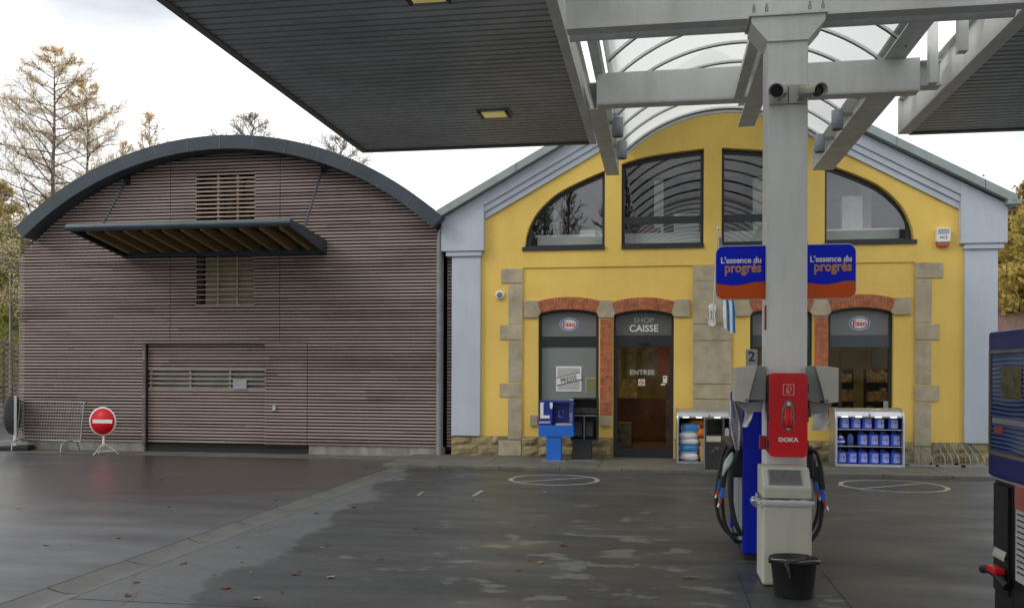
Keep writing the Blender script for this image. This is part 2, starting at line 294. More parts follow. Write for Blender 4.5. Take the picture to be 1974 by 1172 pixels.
    c2 = mix(f2.outputs[0], c1.outputs[0], pale.outputs[0])
    vor = n.new('ShaderNodeTexVoronoi'); vor.inputs['Scale'].default_value = 5.0; l.new(g.outputs['Position'], vor.inputs['Vector'])
    oil = ramp(vor.outputs['Distance'], .03, .10, (.35, .35, .35), (1, 1, 1)); one0 = n.new('ShaderNodeValue'); one0.outputs[0].default_value = .8
    c2 = mix(one0.outputs[0], c2.outputs[0], oil.outputs[0], 'MULTIPLY')
    wob = nzn(1.3, 5); wv = n.new('ShaderNodeVectorMath'); wv.operation = 'MULTIPLY_ADD'; wv.inputs[1].default_value = (.5, .5, 0); l.new(wob.outputs['Color'], wv.inputs[0]); l.new(g.outputs['Position'], wv.inputs[2])
    ck = n.new('ShaderNodeTexVoronoi'); ck.feature = 'DISTANCE_TO_EDGE'; ck.inputs['Scale'].default_value = .42; l.new(wv.outputs[0], ck.inputs['Vector'])
    ckr = ramp(ck.outputs['Distance'], .0012, .0042, (.25, .25, .25), (1, 1, 1)); c2 = mix(one0.outputs[0], c2.outputs[0], ckr.outputs[0], 'MULTIPLY')
    sp = ramp(nzn(90, 5).outputs['Fac'], .32, .68, (.55, .55, .55), (1.4, 1.4, 1.4)); one = n.new('ShaderNodeValue'); one.outputs[0].default_value = 1
    c3 = mix(one.outputs[0], c2.outputs[0], sp.outputs[0], 'MULTIPLY')
    l.new(c3.outputs[0], b.inputs['Base Color'])
    b.inputs['Coat Weight'].default_value = .12; b.inputs['Coat Roughness'].default_value = .35
    rr = n.new('ShaderNodeMapRange'); rr.inputs['From Min'].default_value = .3; rr.inputs['From Max'].default_value = .7; rr.inputs['To Min'].default_value = .32; rr.inputs['To Max'].default_value = .75
    l.new(nzn(.9, 5, (.6, 1.6, 1), (9, 0, 0)).outputs['Fac'], rr.inputs[0]); l.new(rr.outputs[0], b.inputs['Roughness'])
    bp = n.new('ShaderNodeBump'); bp.inputs['Strength'].default_value = .2; bp.inputs['Distance'].default_value = .01
    l.new(nzn(60, 3).outputs['Fac'], bp.inputs['Height']); l.new(bp.outputs[0], b.inputs['Normal'])
    return m
M['apron'] = apron_material()
M['kerb'] = mat('pavement_concrete', (.135, .13, .11), .65, var=.2, scale=2.5, bump=.2)
M['gutterstone'] = mat('gutter_concrete', (.115, .12, .11), .5, var=.16, scale=2, bump=.15)
M['hill'] = mat('wooded_hill_ground', (.10, .075, .03), .95, var=.3, scale=.3)
M['grass'] = mat('dull_grass', (.07, .09, .03), .95, var=.3, scale=.5)

# ------------------------------------------------------------------ mesh builder
OFF = {}
def tag(o, label=None, cat=None, group=None, kind=None):
    if label: o['label'] = label
    if cat: o['category'] = cat
    if group: o['group'] = group
    if kind: o['kind'] = kind
    return o
def thing(name, label, cat, loc=(0, 0, 0), rz=0, group=None):
    o = bpy.data.objects.new(name, None); COL.objects.link(o); o.empty_display_size = .2
    o.location = loc; o.rotation_euler = (0, 0, rz); OFF[o] = Vector(loc)
    return tag(o, label, cat, group)
class MB:
    def __init__(s): s.v = []; s.f = []; s.mi = []; s.cur = 0; s.sm = []; s.smooth = False
    def m(s, i): s.cur = i; return s
    def add(s, vs, fs):
        k = len(s.v); s.v += [tuple(v) for v in vs]
        for f in fs: s.f.append([k+i for i in f]); s.mi.append(s.cur); s.sm.append(s.smooth)
        return s
    def box(s, c, d, rz=0, rot=None):
        x, y, z = d[0]/2, d[1]/2, d[2]/2
        vs = [Vector((i*x, j*y, k*z)) for i in (-1, 1) for j in (-1, 1) for k in (-1, 1)]
        if rz: q = Matrix.Rotation(rz, 3, 'Z'); vs = [q @ v for v in vs]
        if rot is not None: vs = [rot @ v for v in vs]
        return s.add([v+Vector(c) for v in vs], [(0, 1, 3, 2), (4, 6, 7, 5), (0, 4, 5, 1), (2, 3, 7, 6), (0, 2, 6, 4), (1, 5, 7, 3)])
    def bb(s, x0, x1, y0, y1, z0, z1): return s.box(((x0+x1)/2, (y0+y1)/2, (z0+z1)/2), (abs(x1-x0), abs(y1-y0), abs(z1-z0)))
    def prism(s, pts, a, b, axis='y'):
        """closed outline extruded from a to b; axis 'y': pts are (x,z); 'x': (y,z); 'z': (x,y)"""
        n = len(pts)
        def P(p, t): return {'y': (p[0], t, p[1]), 'x': (t, p[0], p[1]), 'z': (p[0], p[1], t)}[axis]
        s.add([P(p, a) for p in pts]+[P(p, b) for p in pts], [tuple(range(n)), tuple(range(2*n-1, n-1, -1))]+[(i, (i+1) % n, n+(i+1) % n, n+i) for i in range(n)])
        return s
    def plate(s, outer, holes, a, b):
        """outline (x,z) with holes, extruded from y=a to y=b"""
        loops = [outer]+holes; tri = tessellate_polygon([[Vector((p[0], p[1], 0)) for p in lp] for lp in loops])
        pts = [p for lp in loops for p in lp]; n = len(pts)
        s.add([(p[0], a, p[1]) for p in pts]+[(p[0], b, p[1]) for p in pts], [tuple(t) for t in tri]+[tuple(n+i for i in t)[::-1] for t in tri])
        k0 = 0; base = len(s.v)-2*n
        for lp in loops:
            m_ = len(lp)
            for i in range(m_):
                s.f.append([base+k0+i, base+k0+(i+1) % m_, base+n+k0+(i+1) % m_, base+n+k0+i]); s.mi.append(s.cur); s.sm.append(False)
            k0 += m_
        return s
    def tube(s, pts, r, n=8, closed=False, cap=True):
        pts = [Vector(p) for p in pts]; rs = r if isinstance(r, (list, tuple)) else [r]*len(pts)
        rings = []; prev = None
        for i, p in enumerate(pts):
            if closed: t = pts[(i+1) % len(pts)]-pts[i-1]
            else: t = pts[min(i+1, len(pts)-1)]-pts[max(i-1, 0)]
            t.normalize()
            if prev is None: a = t.orthogonal().normalized()
            else:
                a = prev-t*prev.dot(t)
                a = a.normalized() if a.length > 1e-6 else t.orthogonal().normalized()
            prev = a; c = t.cross(a)
            rings.append([p+(a*math.cos(2*math.pi*j/n)+c*math.sin(2*math.pi*j/n))*rs[i] for j in range(n)])
        vs = [v for rg in rings for v in rg]; fs = []; m_ = len(rings)
        for i in range(m_ if closed else m_-1):
            for j in range(n):
                fs.append((i*n+j, i*n+(j+1) % n, ((i+1) % m_)*n+(j+1) % n, ((i+1) % m_)*n+j))
        sm = s.smooth; s.smooth = n > 5
        s.add(vs, fs); s.smooth = sm
        if cap and not closed: s.add(rings[0], [tuple(range(n))[::-1]]); s.add(rings[-1], [tuple(range(n))])
        return s
    def lathe(s, c, prof, n=20, axis='z', cap=True, arc=1.0):
        c = Vector(c); vs = []
        for r, h in prof:
            for j in range(n):
                a = 2*math.pi*j/n
                p = (r*math.cos(a), r*math.sin(a), h)
                if axis == 'y': p = (p[0], h, p[1])
                if axis == 'x': p = (h, p[0], p[1])
                vs.append(c+Vector(p))
        fs = [(i*n+j, i*n+(j+1) % n, (i+1)*n+(j+1) % n, (i+1)*n+j) for i in range(len(prof)-1) for j in range(n)]
        sm = s.smooth; s.smooth = True; s.add(vs, fs); s.smooth = sm
        if cap:
            k = len(vs)
            if prof[0][0] > 1e-4: s.add(vs[:n], [tuple(range(n))[::-1]])
            if prof[-1][0] > 1e-4: s.add(vs[-n:], [tuple(range(n))])
        return s
    def build(s, name, mats, parent=None, bevel=0, seg=2, label=None, cat=None, group=None, kind=None):
        me = bpy.data.meshes.new(name)
        off = OFF.get(parent, Vector((0, 0, 0))) if parent is not None else Vector((0, 0, 0))
        me.from_pydata([(v[0]-off.x, v[1]-off.y, v[2]-off.z) for v in s.v], [], s.f)
        if not isinstance(mats, (list, tuple)): mats = [mats]
        for q in mats: me.materials.append(M[q] if isinstance(q, str) else q)
        me.polygons.foreach_set('material_index', s.mi); me.polygons.foreach_set('use_smooth', s.sm)
        bm = bmesh.new(); bm.from_mesh(me); bmesh.ops.recalc_face_normals(bm, faces=bm.faces); bm.to_mesh(me); bm.free(); me.update()
        o = bpy.data.objects.new(name, me); COL.objects.link(o)
        if parent is not None: o.parent = parent; OFF[o] = off
        else: OFF[o] = Vector((0, 0, 0))
        if bevel:
            bv = o.modifiers.new('bevel', 'BEVEL'); bv.width = bevel; bv.segments = seg; bv.limit_method = 'ANGLE'; bv.angle_limit = R(40)
        return tag(o, label, cat, group, kind)
def each(boxes, name, mats, parent, bevel=0):
    for b_ in boxes: MB().bb(*b_).build(name, mats, parent, bevel=bevel)
def copy_tree(root, loc, rz=None, label=None, scale=None, kids=True):
    r = root.copy(); COL.objects.link(r); r.location = loc
    if rz is not None: r.rotation_euler = (0, 0, rz)
    if scale: r.scale = (scale,)*3
    if label: r['label'] = label
    def rec(a, b):
        for ch in list(a.children):
            c = ch.copy(); COL.objects.link(c); c.parent = b; rec(ch, c)
    if kids: rec(root, r)
    return r
def text(s, size, origin, face, m_, name, parent, align='LEFT', depth=.002, shear=0, rot=0, xs=1.0, bold=0.0):
    cu = bpy.data.curves.new(name, 'FONT'); cu.body = s; cu.size = size; cu.align_x = align; cu.extrude = depth; cu.shear = shear; cu.offset = bold
    cu.resolution_u = 3
    to = bpy.data.objects.new(name, cu); COL.objects.link(to)
    dg = bpy.context.evaluated_depsgraph_get(); me = bpy.data.meshes.new_from_object(to.evaluated_get(dg))
    bpy.data.objects.remove(to)
    o3 = Vector((origin[0], origin[2], origin[1])); off = OFF.get(parent, Vector((0, 0, 0)))
    cr_, sr_ = math.cos(rot), math.sin(rot)
    for v in me.vertices:
        x, y, z = v.co; x *= xs
        x, y = x*cr_-y*sr_, x*sr_+y*cr_
        if face == '-Y': p = Vector((x, -z, y))
        elif face == '-X': p = Vector((-z, -x, y))
        else: p = Vector((x, -z, y))
        v.co = o3+p-off
    me.materials.clear(); me.materials.append(M[m_] if isinstance(m_, str) else m_)
    me.name = name; o = bpy.data.objects.new(name, me); COL.objects.link(o)
    if parent is not None: o.parent = parent; OFF[o] = off
    return o
def catmull(pts, k=6):
    out = []
    P = [pts[0]]+list(pts)+[pts[-1]]
    for i in range(1, len(P)-2):
        for j in range(k):
            t = j/k
            out.append(tuple(.5*((2*P[i][a])+(-P[i-1][a]+P[i+1][a])*t+(2*P[i-1][a]-5*P[i][a]+4*P[i+1][a]-P[i+2][a])*t*t+(-P[i-1][a]+3*P[i][a]-3*P[i+1][a]+P[i+2][a])*t**3) for a in range(len(pts[0]))))
    out.append(tuple(pts[-1])); return out
def rrect(x0, x1, z0, z1, r, n=5, corners=(1, 1, 1, 1)):
    out = []
    for k, (cx_, cz_, a0) in enumerate(((x1, z1, 0), (x0, z1, 90), (x0, z0, 180), (x1, z0, 270))):
        if not corners[k]: out.append((cx_, cz_)); continue
        ccx = cx_-r if cx_ == x1 else cx_+r; ccz = cz_-r if cz_ == z1 else cz_+r
        for j in range(n+1): a = R(a0+90*j/n); out.append((ccx+r*math.cos(a), ccz+r*math.sin(a)))
    return out

# ================================================================== SETTING: ground
gx = (-400, -4.44, -4.08, 400); gy = (-300, -6, 14.62, 500)
MB().add([(x, y, 0) for y in gy for x in gx], [(j_*4+i_, j_*4+i_+1, j_*4+i_+5, j_*4+i_+4) for j_ in range(3) for i_ in range(3) if not (i_ == 1 and j_ == 1)]).build('ground', 'asphalt', kind='structure')
MB().bb(-4.46, -4.06, -6, 14.62, -.12, -.045).build('channel_bed', 'sealing', kind='structure')
ap = MB().add([(-4.08, -12, .004), (14, -12, .004), (14, 14.62, .004), (-4.08, 14.62, .004)], [(0, 1, 2, 3)])
ap.build('forecourt', 'apron', kind='structure')
# expansion joints of the concrete bay
j = MB()
for x in (.62, 1.30): j.bb(x-.004, x+.004, -6, 7.6, .004, .006)
j.bb(-4.08, .614, 5.75, 5.758, .004, .006)
j.build('forecourt_joints', 'sealing', kind='structure')
# precast gutter channel, shallow dish in metre long stones
g = MB(); y = -6.0
while y < 14.6:
    y1 = min(y+.98, 14.62); n_ = 8; vs = []; x0, x1 = -4.44, -4.08
    for yy in (y+.005, y1+.013):
        for i in range(n_+1):
            t = i/n_; vs.append((x0+(x1-x0)*t, yy, .006-.034*math.sin(math.pi*t)))
    g.smooth = True
    g.add(vs, [(i, i+1, n_+2+i, n_+1+i) for i in range(n_)]); g.smooth = False
    y += 1.0
g.build('drain_channel', 'gutterstone', kind='structure')
# the ground sheet must not cut the channel: raise rims
MB().bb(-4.452, -4.440, -6, 14.6, -.05, .007).build('channel_edge', 'sealing', kind='structure')
# pavement in front of the shop with kerb
pv = MB(); x = -4.6
while x < 12:
    pv.bb(x+.004, x+.996, 14.62, 14.80, -.1, .055); x += 1.0
pv.bb(-4.6, 12, 14.804, 16.75, -.1, .050)
pv.build('pavement', 'kerb', kind='structure', bevel=.006)
MB().bb(-13.0, -4.604, 15.9, 16.7, -.1, .006).build('hall_footing_strip', 'kerb', kind='structure')
cr_ = MB()
for x in (-2.9, -1.0, .9, 2.6, 4.4, 6.2): cr_.bb(x-.005, x+.005, 14.81, 16.5, .05, .0525)
cr_.build('pavement_joints', 'sealing', kind='structure')
# painted no-parking circles and bracket marks
def ring(mb, cx_, cy_, r, wd, z, n=48):
    vs = []
    for k in range(n):
        a = 2*math.pi*k/n; jn = 1+.01*math.sin(k*5.1)
        vs += [(cx_+r*jn*math.cos(a), cy_+r*jn*math.sin(a), z), (cx_+(r-wd)*math.cos(a), cy_+(r-wd)*math.sin(a), z)]
    mb.add(vs, [(2*k, 2*((k+1) % n), 2*((k+1) % n)+1, 2*k+1) for k in range(n)])
for cx_, cy_, r_ in ((-1.55, 13.38, .68), (3.28, 13.55, .74)):
    k = MB(); ring(k, cx_, cy_, r_, .07, .008); a = R(38)
    dx, dy = math.cos(a)*(r_-.06), math.sin(a)*(r_-.06); nx, ny = -math.sin(a)*.03, math.cos(a)*.03
    k.add([(cx_-dx-nx, cy_-dy-ny, .008), (cx_+dx-nx, cy_+dy-ny, .008), (cx_+dx+nx, cy_+dy+ny, .008), (cx_-dx+nx, cy_-dy+ny, .008)], [(0, 1, 2, 3)])
    k.build('road_marking', 'white_mark', kind='structure')
k = MB()
def line(mb, a, b, wd, z=.008):
    a = Vector((*a, z)); b = Vector((*b, z)); t = (b-a).normalized(); nn = Vector((-t.y, t.x, 0))*wd/2
    mb.add([a-nn, b-nn, b+nn, a+nn], [(0, 1, 2, 3)])
pa, pb, pc, pd = onZ(805, 956), onZ(912, 957), onZ(816, 948), onZ(930, 946)
line(k, pa.xy, pb.xy, .02); line(k, pa.xy, pc.xy, .03); line(k, pb.xy, pd.xy, .05)
k.build('road_marking', 'white_mark', kind='structure')

# hills
def hill_h(x, y):
    d = max(0, (y-44)/26); s = min(1, d)**1.2
    side = 4.8+2.6/(1+math.exp(-(x-10)/3.0))+6.5/(1+math.exp((x+36)/5)); side += 1.2*noise.noise(Vector((x*.05, y*.05, 0)))
    return s*side-.3
h = MB(); nx, ny = 90, 26; vs = []
for jy in range(ny+1):
    for ix in range(nx+1):
        x = -150+300*ix/nx; y = 40+140*jy/ny; vs.append((x, y, hill_h(x, y)+.3*noise.noise(Vector((x*.4, y*.4, 3)))))
h.smooth = True
h.add(vs, [(jy*(nx+1)+ix, jy*(nx+1)+ix+1, (jy+1)*(nx+1)+ix+1, (jy+1)*(nx+1)+ix) for jy in range(ny) for ix in range(nx)])
h.build('hills', 'hill', kind='structure')

# ================================================================== TREES
def tree_mesh(seed, H, spread, nl, sub, tw, leaf, lsz, r0=None, low=.15, conic=.6, droop=.1, up_=.55, lmat='leaf_pale', minr=.006):
    rnd = random.Random(seed); T = MB(); Lf = MB()
    r0 = r0 or H*.014
    trunk = [Vector((0, 0, 0))]; k = 12; wx = wy = 0
    for i in range(1, k+1):
        wx += rnd.uniform(-.02, .02)*H*.35; wy += rnd.uniform(-.02, .02)*H*.35; trunk.append(Vector((wx*.6, wy*.6, H*i/k)))
    T.tube(trunk, [r0*(1-i/k)**.8+minr for i in range(k+1)], 7, cap=False)
    def along(t):
        f_ = t*k; i = min(k-1, int(f_)); return trunk[i].lerp(trunk[i+1], f_-i)
    def leafq(p):
        s_ = lsz*rnd.uniform(.6, 1.3); n_ = Vector((rnd.gauss(0, 1), rnd.gauss(0, 1), rnd.gauss(0, 1))).normalized()
        a = n_.orthogonal().normalized(); c = n_.cross(a)
        Lf.add([p-a*s_*.5, p+c*s_*.32, p+a*s_*.5, p-c*s_*.32], [(0, 1, 2, 3)])
    for i in range(nl):
        t = low+(1-low)*((i+rnd.random())/nl)**.9
        b0 = along(min(t, .995)); az = i*2.399+rnd.uniform(-.4, .4)
        sh = max(0, math.sin(math.pi*min(1, (t-low)/(1-low)*.80+.20)))**.8*(1-conic)+conic*(1-(t-low)/(1-low))+.06
        ln = spread*sh*rnd.uniform(.7, 1.15)
        d = Vector((math.cos(az), math.sin(az), up_*(.4+.9*t)+rnd.uniform(-.1, .15))).normalized()
        pts = [b0]; q = b0.copy(); ns = 6
        for s_ in range(ns):
            d = (d+Vector((rnd.uniform(-.14, .14), rnd.uniform(-.14, .14), rnd.uniform(-.1, .1)-droop*s_/ns))).normalized(); q = q+d*ln/ns; pts.append(q.copy())
        rl = max(minr*1.5, r0*.34*(1-t*.7))
        T.tube(pts, [rl*(1-s_/ns)**.9+minr for s_ in range(ns+1)], 5, cap=False)
        for j_ in range(sub):
            u = .25+.75*(j_+rnd.random())/sub; f_ = u*ns; ii = min(ns-1, int(f_)); p = pts[ii].lerp(pts[ii+1], f_-ii)
            dd = (pts[min(ii+1, ns)]-pts[ii]).normalized()
            sd_ = (dd+Vector((rnd.gauss(0, .6), rnd.gauss(0, .6), rnd.gauss(.15, .35)))).normalized(); sl = ln*.33*rnd.uniform(.5, 1.2)*(1.2-u*.5)+.1
            e1 = p+sd_*sl*.5; sd2 = (sd_+Vector((rnd.gauss(0, .3), rnd.gauss(0, .3), rnd.gauss(.1, .25)))).normalized(); e2 = e1+sd2*sl*.5
            T.tube([p, e1, e2], [minr*1.6, minr*1.2, minr*.7], 3, cap=False)
            for k_ in range(tw):
                u2 = rnd.uniform(.2, 1); o_ = p.lerp(e1, u2*2) if u2 < .5 else e1.lerp(e2, u2*2-1)
                td = (sd2+Vector((rnd.gauss(0, .8), rnd.gauss(0, .8), rnd.gauss(0, .6)))).normalized(); te = o_+td*sl*rnd.uniform(.25, .6)
                T.tube([o_, te], [minr*.8, minr*.45], 3, cap=False)
                for q_ in range(leaf):
                    leafq(o_.lerp(te, rnd.uniform(.2, 1.1))+Vector((rnd.gauss(0, 1), rnd.gauss(0, 1), rnd.gauss(0, 1)))*lsz*.8)
    return T, Lf
def make_tree(name, label, cat, loc, T, Lf, lm, group=None, rz=0):
    t = thing(name, label, cat, (0, 0, 0), 0, group)
    T.build('trunk', 'bark', t); 
    if Lf.v: Lf.build('crown', lm, t)
    t.location = loc; t.rotation_euler = (0, 0, rz); OFF[t] = Vector(loc); return t
p = onY(105, 100, 36)
T, Lf = tree_mesh(3, p.z, 4.2, 76, 15, 9, 2, .07, r0=.17, low=.2, conic=.28, up_=.38, droop=.02, minr=.0055)
make_tree('alder_tree', 'tallest sparse autumn tree behind the left end of the timber hall roof', 'tree', (p.x, 36, 0), T, Lf, 'leaf_pale', 'trees behind the timber hall')
p = onY(167, 162, 37.5)
T, Lf = tree_mesh(11, p.z, 3.5, 60, 14, 9, 2, .07, r0=.13, low=.2, conic=.28, up_=.45, droop=.03, minr=.0055)
make_tree('alder_tree', 'slightly shorter yellowish tree just right of the tallest one behind the hall', 'tree', (p.x, 37.5, 0), T, Lf, 'leaf_pale', 'trees behind the timber hall')
p = onY(290, 228, 36)
T, Lf = tree_mesh(21, p.z, 2.2, 34, 9, 6, 2, .07, r0=.10, low=.35, conic=.5, up_=1.3, droop=-.1, minr=.007)
make_tree('young_birch_tree', 'thin yellowish young tree whose top just clears the curved hall roof', 'tree', (p.x, 36, 0), T, Lf, 'leaf_pale', 'trees behind the timber hall')
p = onY(238, 262, 37)
copy_src = [o for o in COL.objects if o.name == 'young_birch_tree'][0]
c = copy_tree(copy_src, (p.x, 37, 0), 2.0, 'lowest leafy tree top between the tall trees and the hall roof', scale=.93)
p = onY(493, 230, 33)
T, Lf = tree_mesh(31, p.z, 2.7, 46, 12, 8, 1, .05, r0=.13, low=.4, conic=.15, up_=.8, minr=.0055)
t0 = make_tree('bare_tree', 'bare twiggy tree top peeping over the crown of the hall roof', 'tree', (p.x, 33, 0), T, Lf, 'leaf_rust', 'trees behind the timber hall')
p = onY(660, 282, 33)
copy_tree(t0, (p.x, 33, 0), 1.2, 'bare twiggy tree top above the right slope of the curved hall roof', scale=.91)

hillsrc = []
for k_, (lm, nm, sd_) in enumerate((('leaf_gold', 'golden', 41), ('leaf_rust', 'rust brown', 43), ('leaf_green', 'olive green', 47))):
    T, Lf = tree_mesh(sd_, 8.5, 2.6, 28, 8, 5, 8, .20, r0=.14, low=.12, conic=.25, up_=.7, minr=.016)
    hillsrc.append((T, Lf, lm, nm))
rnd = random.Random(5); src = []
spots = []
for i in range(14): spots.append((rnd.uniform(-58, -36), rnd.uniform(46, 66)))
for i in range(16): spots.append((rnd.uniform(15, 34), rnd.uniform(47, 66)))
spots += [(-36.5, 46), (-40, 44.5), (19.5, 50), (17.8, 46.5), (21.5, 54), (-33.5, 43), (-43, 50), (23, 57), (20.5, 46), (22.5, 48.5)]
spots.sort(key=lambda s_: s_[1]/1)
kindname = {0: 'golden', 1: 'rust brown', 2: 'olive green'}
made = {}
for i, (x, y) in enumerate(spots):
    k_ = (rnd.choice((0, 0, 2)) if x < 0 else rnd.choice((1, 1, 0)))
    side = 'left of the timber hall' if x < 0 else 'right of the yellow shop'
    lab = '%s bushy tree in the autumn wood on the hillside %s' % (kindname[k_], side)
    z = hill_h(x, y)-.2
    if k_ not in made:
        T, Lf, lm, nm = hillsrc[k_]
        made[k_] = make_tree('woodland_tree', lab, 'tree', (x, y, z), T, Lf, lm, lab.replace('bushy tree', 'bushy trees'), rnd.uniform(0, 6))
    else:
        c = copy_tree(made[k_], (x, y, z), rnd.uniform(0, 6), lab, scale=rnd.uniform(.8, 1.15)); c['group'] = lab.replace('bushy tree', 'bushy trees')
# wood across the road, behind the viewpoint (seen mirrored in the upper windows)
T, Lf = tree_mesh(61, 17, 3.4, 60, 11, 6, 0, .1, r0=.2, low=.10, conic=.35, up_=1.7, minr=.016)
b0 = None
rnd = random.Random(9)
for i in range(30):
    x = -42+i*1.65+rnd.uniform(-.8, .8); y = -30+rnd.uniform(-5, 5)
    lab = 'bare brown tree of the wood across the road'
    if b0 is None: b0 = make_tree('roadside_tree', lab, 'tree', (x, y, 0), T, Lf, 'leaf_rust', 'bare trees across the road')
    else: copy_tree(b0, (x, y, 0), rnd.uniform(0, 6), lab, scale=rnd.uniform(.8, 1.15))

# small house at far right on the slope
hx, hy = onY(1957, 600, 44).x, 44
hs = thing('hillside_house', 'small cream house with a brown tiled roof beyond the right corner of the shop', 'house', (hx, hy, 0))
hz = onY(1957, 640, 44).z
MB().bb(hx-1.0, hx+6, 44, 50, 0, hz+.1).build('wall', mat('cream_render', (.62, .55, .38), .9), hs)
MB().add([(hx-1.3, 43.6, hz), (hx+6.3, 43.6, hz), (hx+6.3, 47, hz+1.5), (hx-1.3, 47, hz+1.5), (hx-1.3, 50.4, hz), (hx+6.3, 50.4, hz)], [(0, 1, 2, 3), (3, 2, 5, 4), (0, 3, 4), (1, 5, 2)]).build('roof', mat('brown_roof_tiles', (.15, .085, .065), .85, var=.25, scale=6), hs)
MB().prism([(hx+.8, hz), (hx+2.4, hz), (hx+2.4, hz+.6), (hx+1.6, hz+1.3), (hx+.8, hz+.6)], 43.3, 46).build('dormer', mat('white_dormer', (.75, .72, .62), .8), hs)
wn_ = MB().bb(hx+1.25, hx+1.95, 43.25, 43.29, hz+.1, hz+.6).build('window', 'anthracite', hs)

# ================================================================== TIMBER HALL
hall = thing('timber_hall', 'large hall clad in horizontal weathered wood slats under a dark curved roof', 'hall', (-8.4, YF, 0))
XL, XR = F(40, 600)[0], F(854, 600)[0]
XR2 = F(871, 600)[0]
zap, zev = 6.02, 4.36
xc = (-12.66-4.01)/2; half = (12.66-4.01)/2
Rr = (half**2+(6.13-4.50)**2)/(2*(6.13-4.50)); zc = 6.13-Rr       # outer roof arc
def arcz(x, off=0): v = (Rr-off)**2-(x-xc)**2; return zc+math.sqrt(max(v, 0))
def ivs(z, x0=XL, x1=XR, off=.26):
    v = (Rr-off)**2-(z-zc)**2
    if v <= 0: return None
    hw = math.sqrt(v); a, b = max(x0, xc-hw), min(x1, xc+hw)
    return (a, b) if b > a+.05 else None
gx0, gz1 = F(281, 663); gx1, gz0 = F(511, 858)
dx1, _ = F(594, 700)
ux0, uz1 = F(380, 336); ux1, uz0 = F(492, 424)
lx0, lz1 = F(380, 493); lx1, lz0 = F(490, 590)
slz0 = F(60, 846)[1]
seams = [F(330, 400)[0], F(541, 400)[0]]
ws = MB(); gs_ = MB(); ds = MB()
nrow = int(6.1/PITCH)
def slat(mb, a, b, z, y):
    y += random.uniform(-.003, .003); mb.bb(a, b, y-.028, y, z, z+.037)
row = int(slz0/PITCH)
for i in range(row, nrow):
    z = i*PITCH
    iv = ivs(z)
    if not iv: continue
    cuts = []
    if z < gz1-.02: cuts.append((gx0, dx1))
    if uz0-.03 < z < uz1-.02: cuts.append((ux0, ux1))
    if lz0 < z < lz1: cuts.append((lx0, lx1))
    if gz1-.02 <= z:
        cuts += [(s_-.006, s_+.006) for s_ in seams]
    cuts.sort(); a = iv[0]
    for c0, c1 in cuts:
        if c0 > a: slat(ws, a, min(c0, iv[1]), z, YF)
        a = max(a, c1)
    if a < iv[1]: slat(ws, a, iv[1], z, YF)
    if XR2 > XR and z < 4.1: slat(ws, XR+.06, XR2+.1, z, YF+.12)
    # slats across the left return wall
    if z < 4.4: ws.bb(XL-.02, XL+.008, YF-.028, YF+12, z, z+.037)
    if z < gz1-.02:
        lz_0, lz_1 = F(400, 753)[1], F(400, 712)[1]
        if not (lz_0 < z < lz_1): slat(gs_, gx0+.012, gx1-.008, z, YF+.10)
        slat(ds, gx1+.004, dx1-.012, z, YF-.006)
ws.build('slat_cladding', 'slat', hall)
# backing wall with holes for the louvred windows, thick dark boarding
arcpts = [(x, arcz(x, .30)) for x in [XL+.06+(XR-XL-.10)*i/40 for i in range(41)]]
outer = [(XL+.06, .12)]+arcpts+[(XR-.04, .12)]
hole = lambda x0, x1, z0, z1: [(x0, z0), (x1, z0), (x1, z1), (x0, z1)]
MB().plate(outer, [hole(ux0, ux1, uz0, uz1), hole(lx0, lx1, lz0, lz1), hole(gx0, gx1, .13, gz1), hole(gx1+.03, dx1-.02, .13, gz1)], YF+.03, YF+.25).build('wall', mat('dark_backing_boards', (.020, .014, .013), .9), hall)
each(((XL+.05, XL+.25, YF+.26, YF+14, 0, 4.3), (XR-.25, XR-.05, YF+.26, YF+14, 0, 4.3), (XL+.05, XR-.05, YF+14, YF+14.2, 0, 4.3)), 'side_wall', 'dark', hall)
MB().bb(XR+.05, XR2+.12, YF+.13, YF+.3, .12, 4.2).build('infill_wall', 'dark', hall)
each(((XL+.02, gx0-.03, YF+.0, YF+.3, 0, slz0-.01), (dx1+.02, XR+.02, YF+.0, YF+.3, 0, slz0-.03)), 'plinth', 'concrete', hall)
MB().bb(gx0-.02, dx1+.01, YF+.06, YF+.3, .008, .125).build('threshold', 'black', hall)
# gate
gate = MB().bb(gx0+.01, gx1-.01, YF+.11, YF+.14, .135, F(400, 753)[1]).bb(gx0+.01, gx1-.01, YF+.11, YF+.14, F(400, 712)[1], gz1-.01).build('gate', mat('gate_backing', (.022, .016, .014), .9), hall)
gs_.build('slats', 'slat', gate)
z0_, z1_ = F(400, 753)[1], F(400, 711)[1]
lv = MB().bb(gx0+.01, gx1-.01, YF+.15, YF+.16, z0_, z1_)
lv.build('louvre_panel', mat('grey_louvre_board', (.16, .17, .15), .7), gate)
lv = MB()
for q in range(5): zz = z0_+.03+(z1_-z0_-.04)*q/4.2; lv.bb(gx0+.015, gx1-.01, YF+.07, YF+.1, zz, zz+.035)
for q in range(3): xx = gx0+.03+(gx1-gx0)*q/3.0; lv.bb(xx, xx+.05, YF+.102, YF+.14, z0_, z1_)
lv.build('louvre_slats', mat('pale_louvre_wood', (.30, .26, .22), .8), gate)
a_, b_ = F(447, 750), F(473, 732)
MB().bb(a_[0], b_[0], YF+.045, YF+.06, a_[1], b_[1]).build('notice_plate', mat('grey_plate', (.32, .36, .37), .3), gate)
door = MB().bb(gx1+.012, dx1-.012, YF+.0, YF+.05, .135, gz1-.02).build('door', 'dark', hall)
ds.build('slats', 'slat', door)
a_ = F(531, 786); MB().bb(a_[0]-.03, a_[0]+.03, YF-.07, YF-.035, a_[1]-.05, a_[1]+.05).build('handle', 'alu', door)
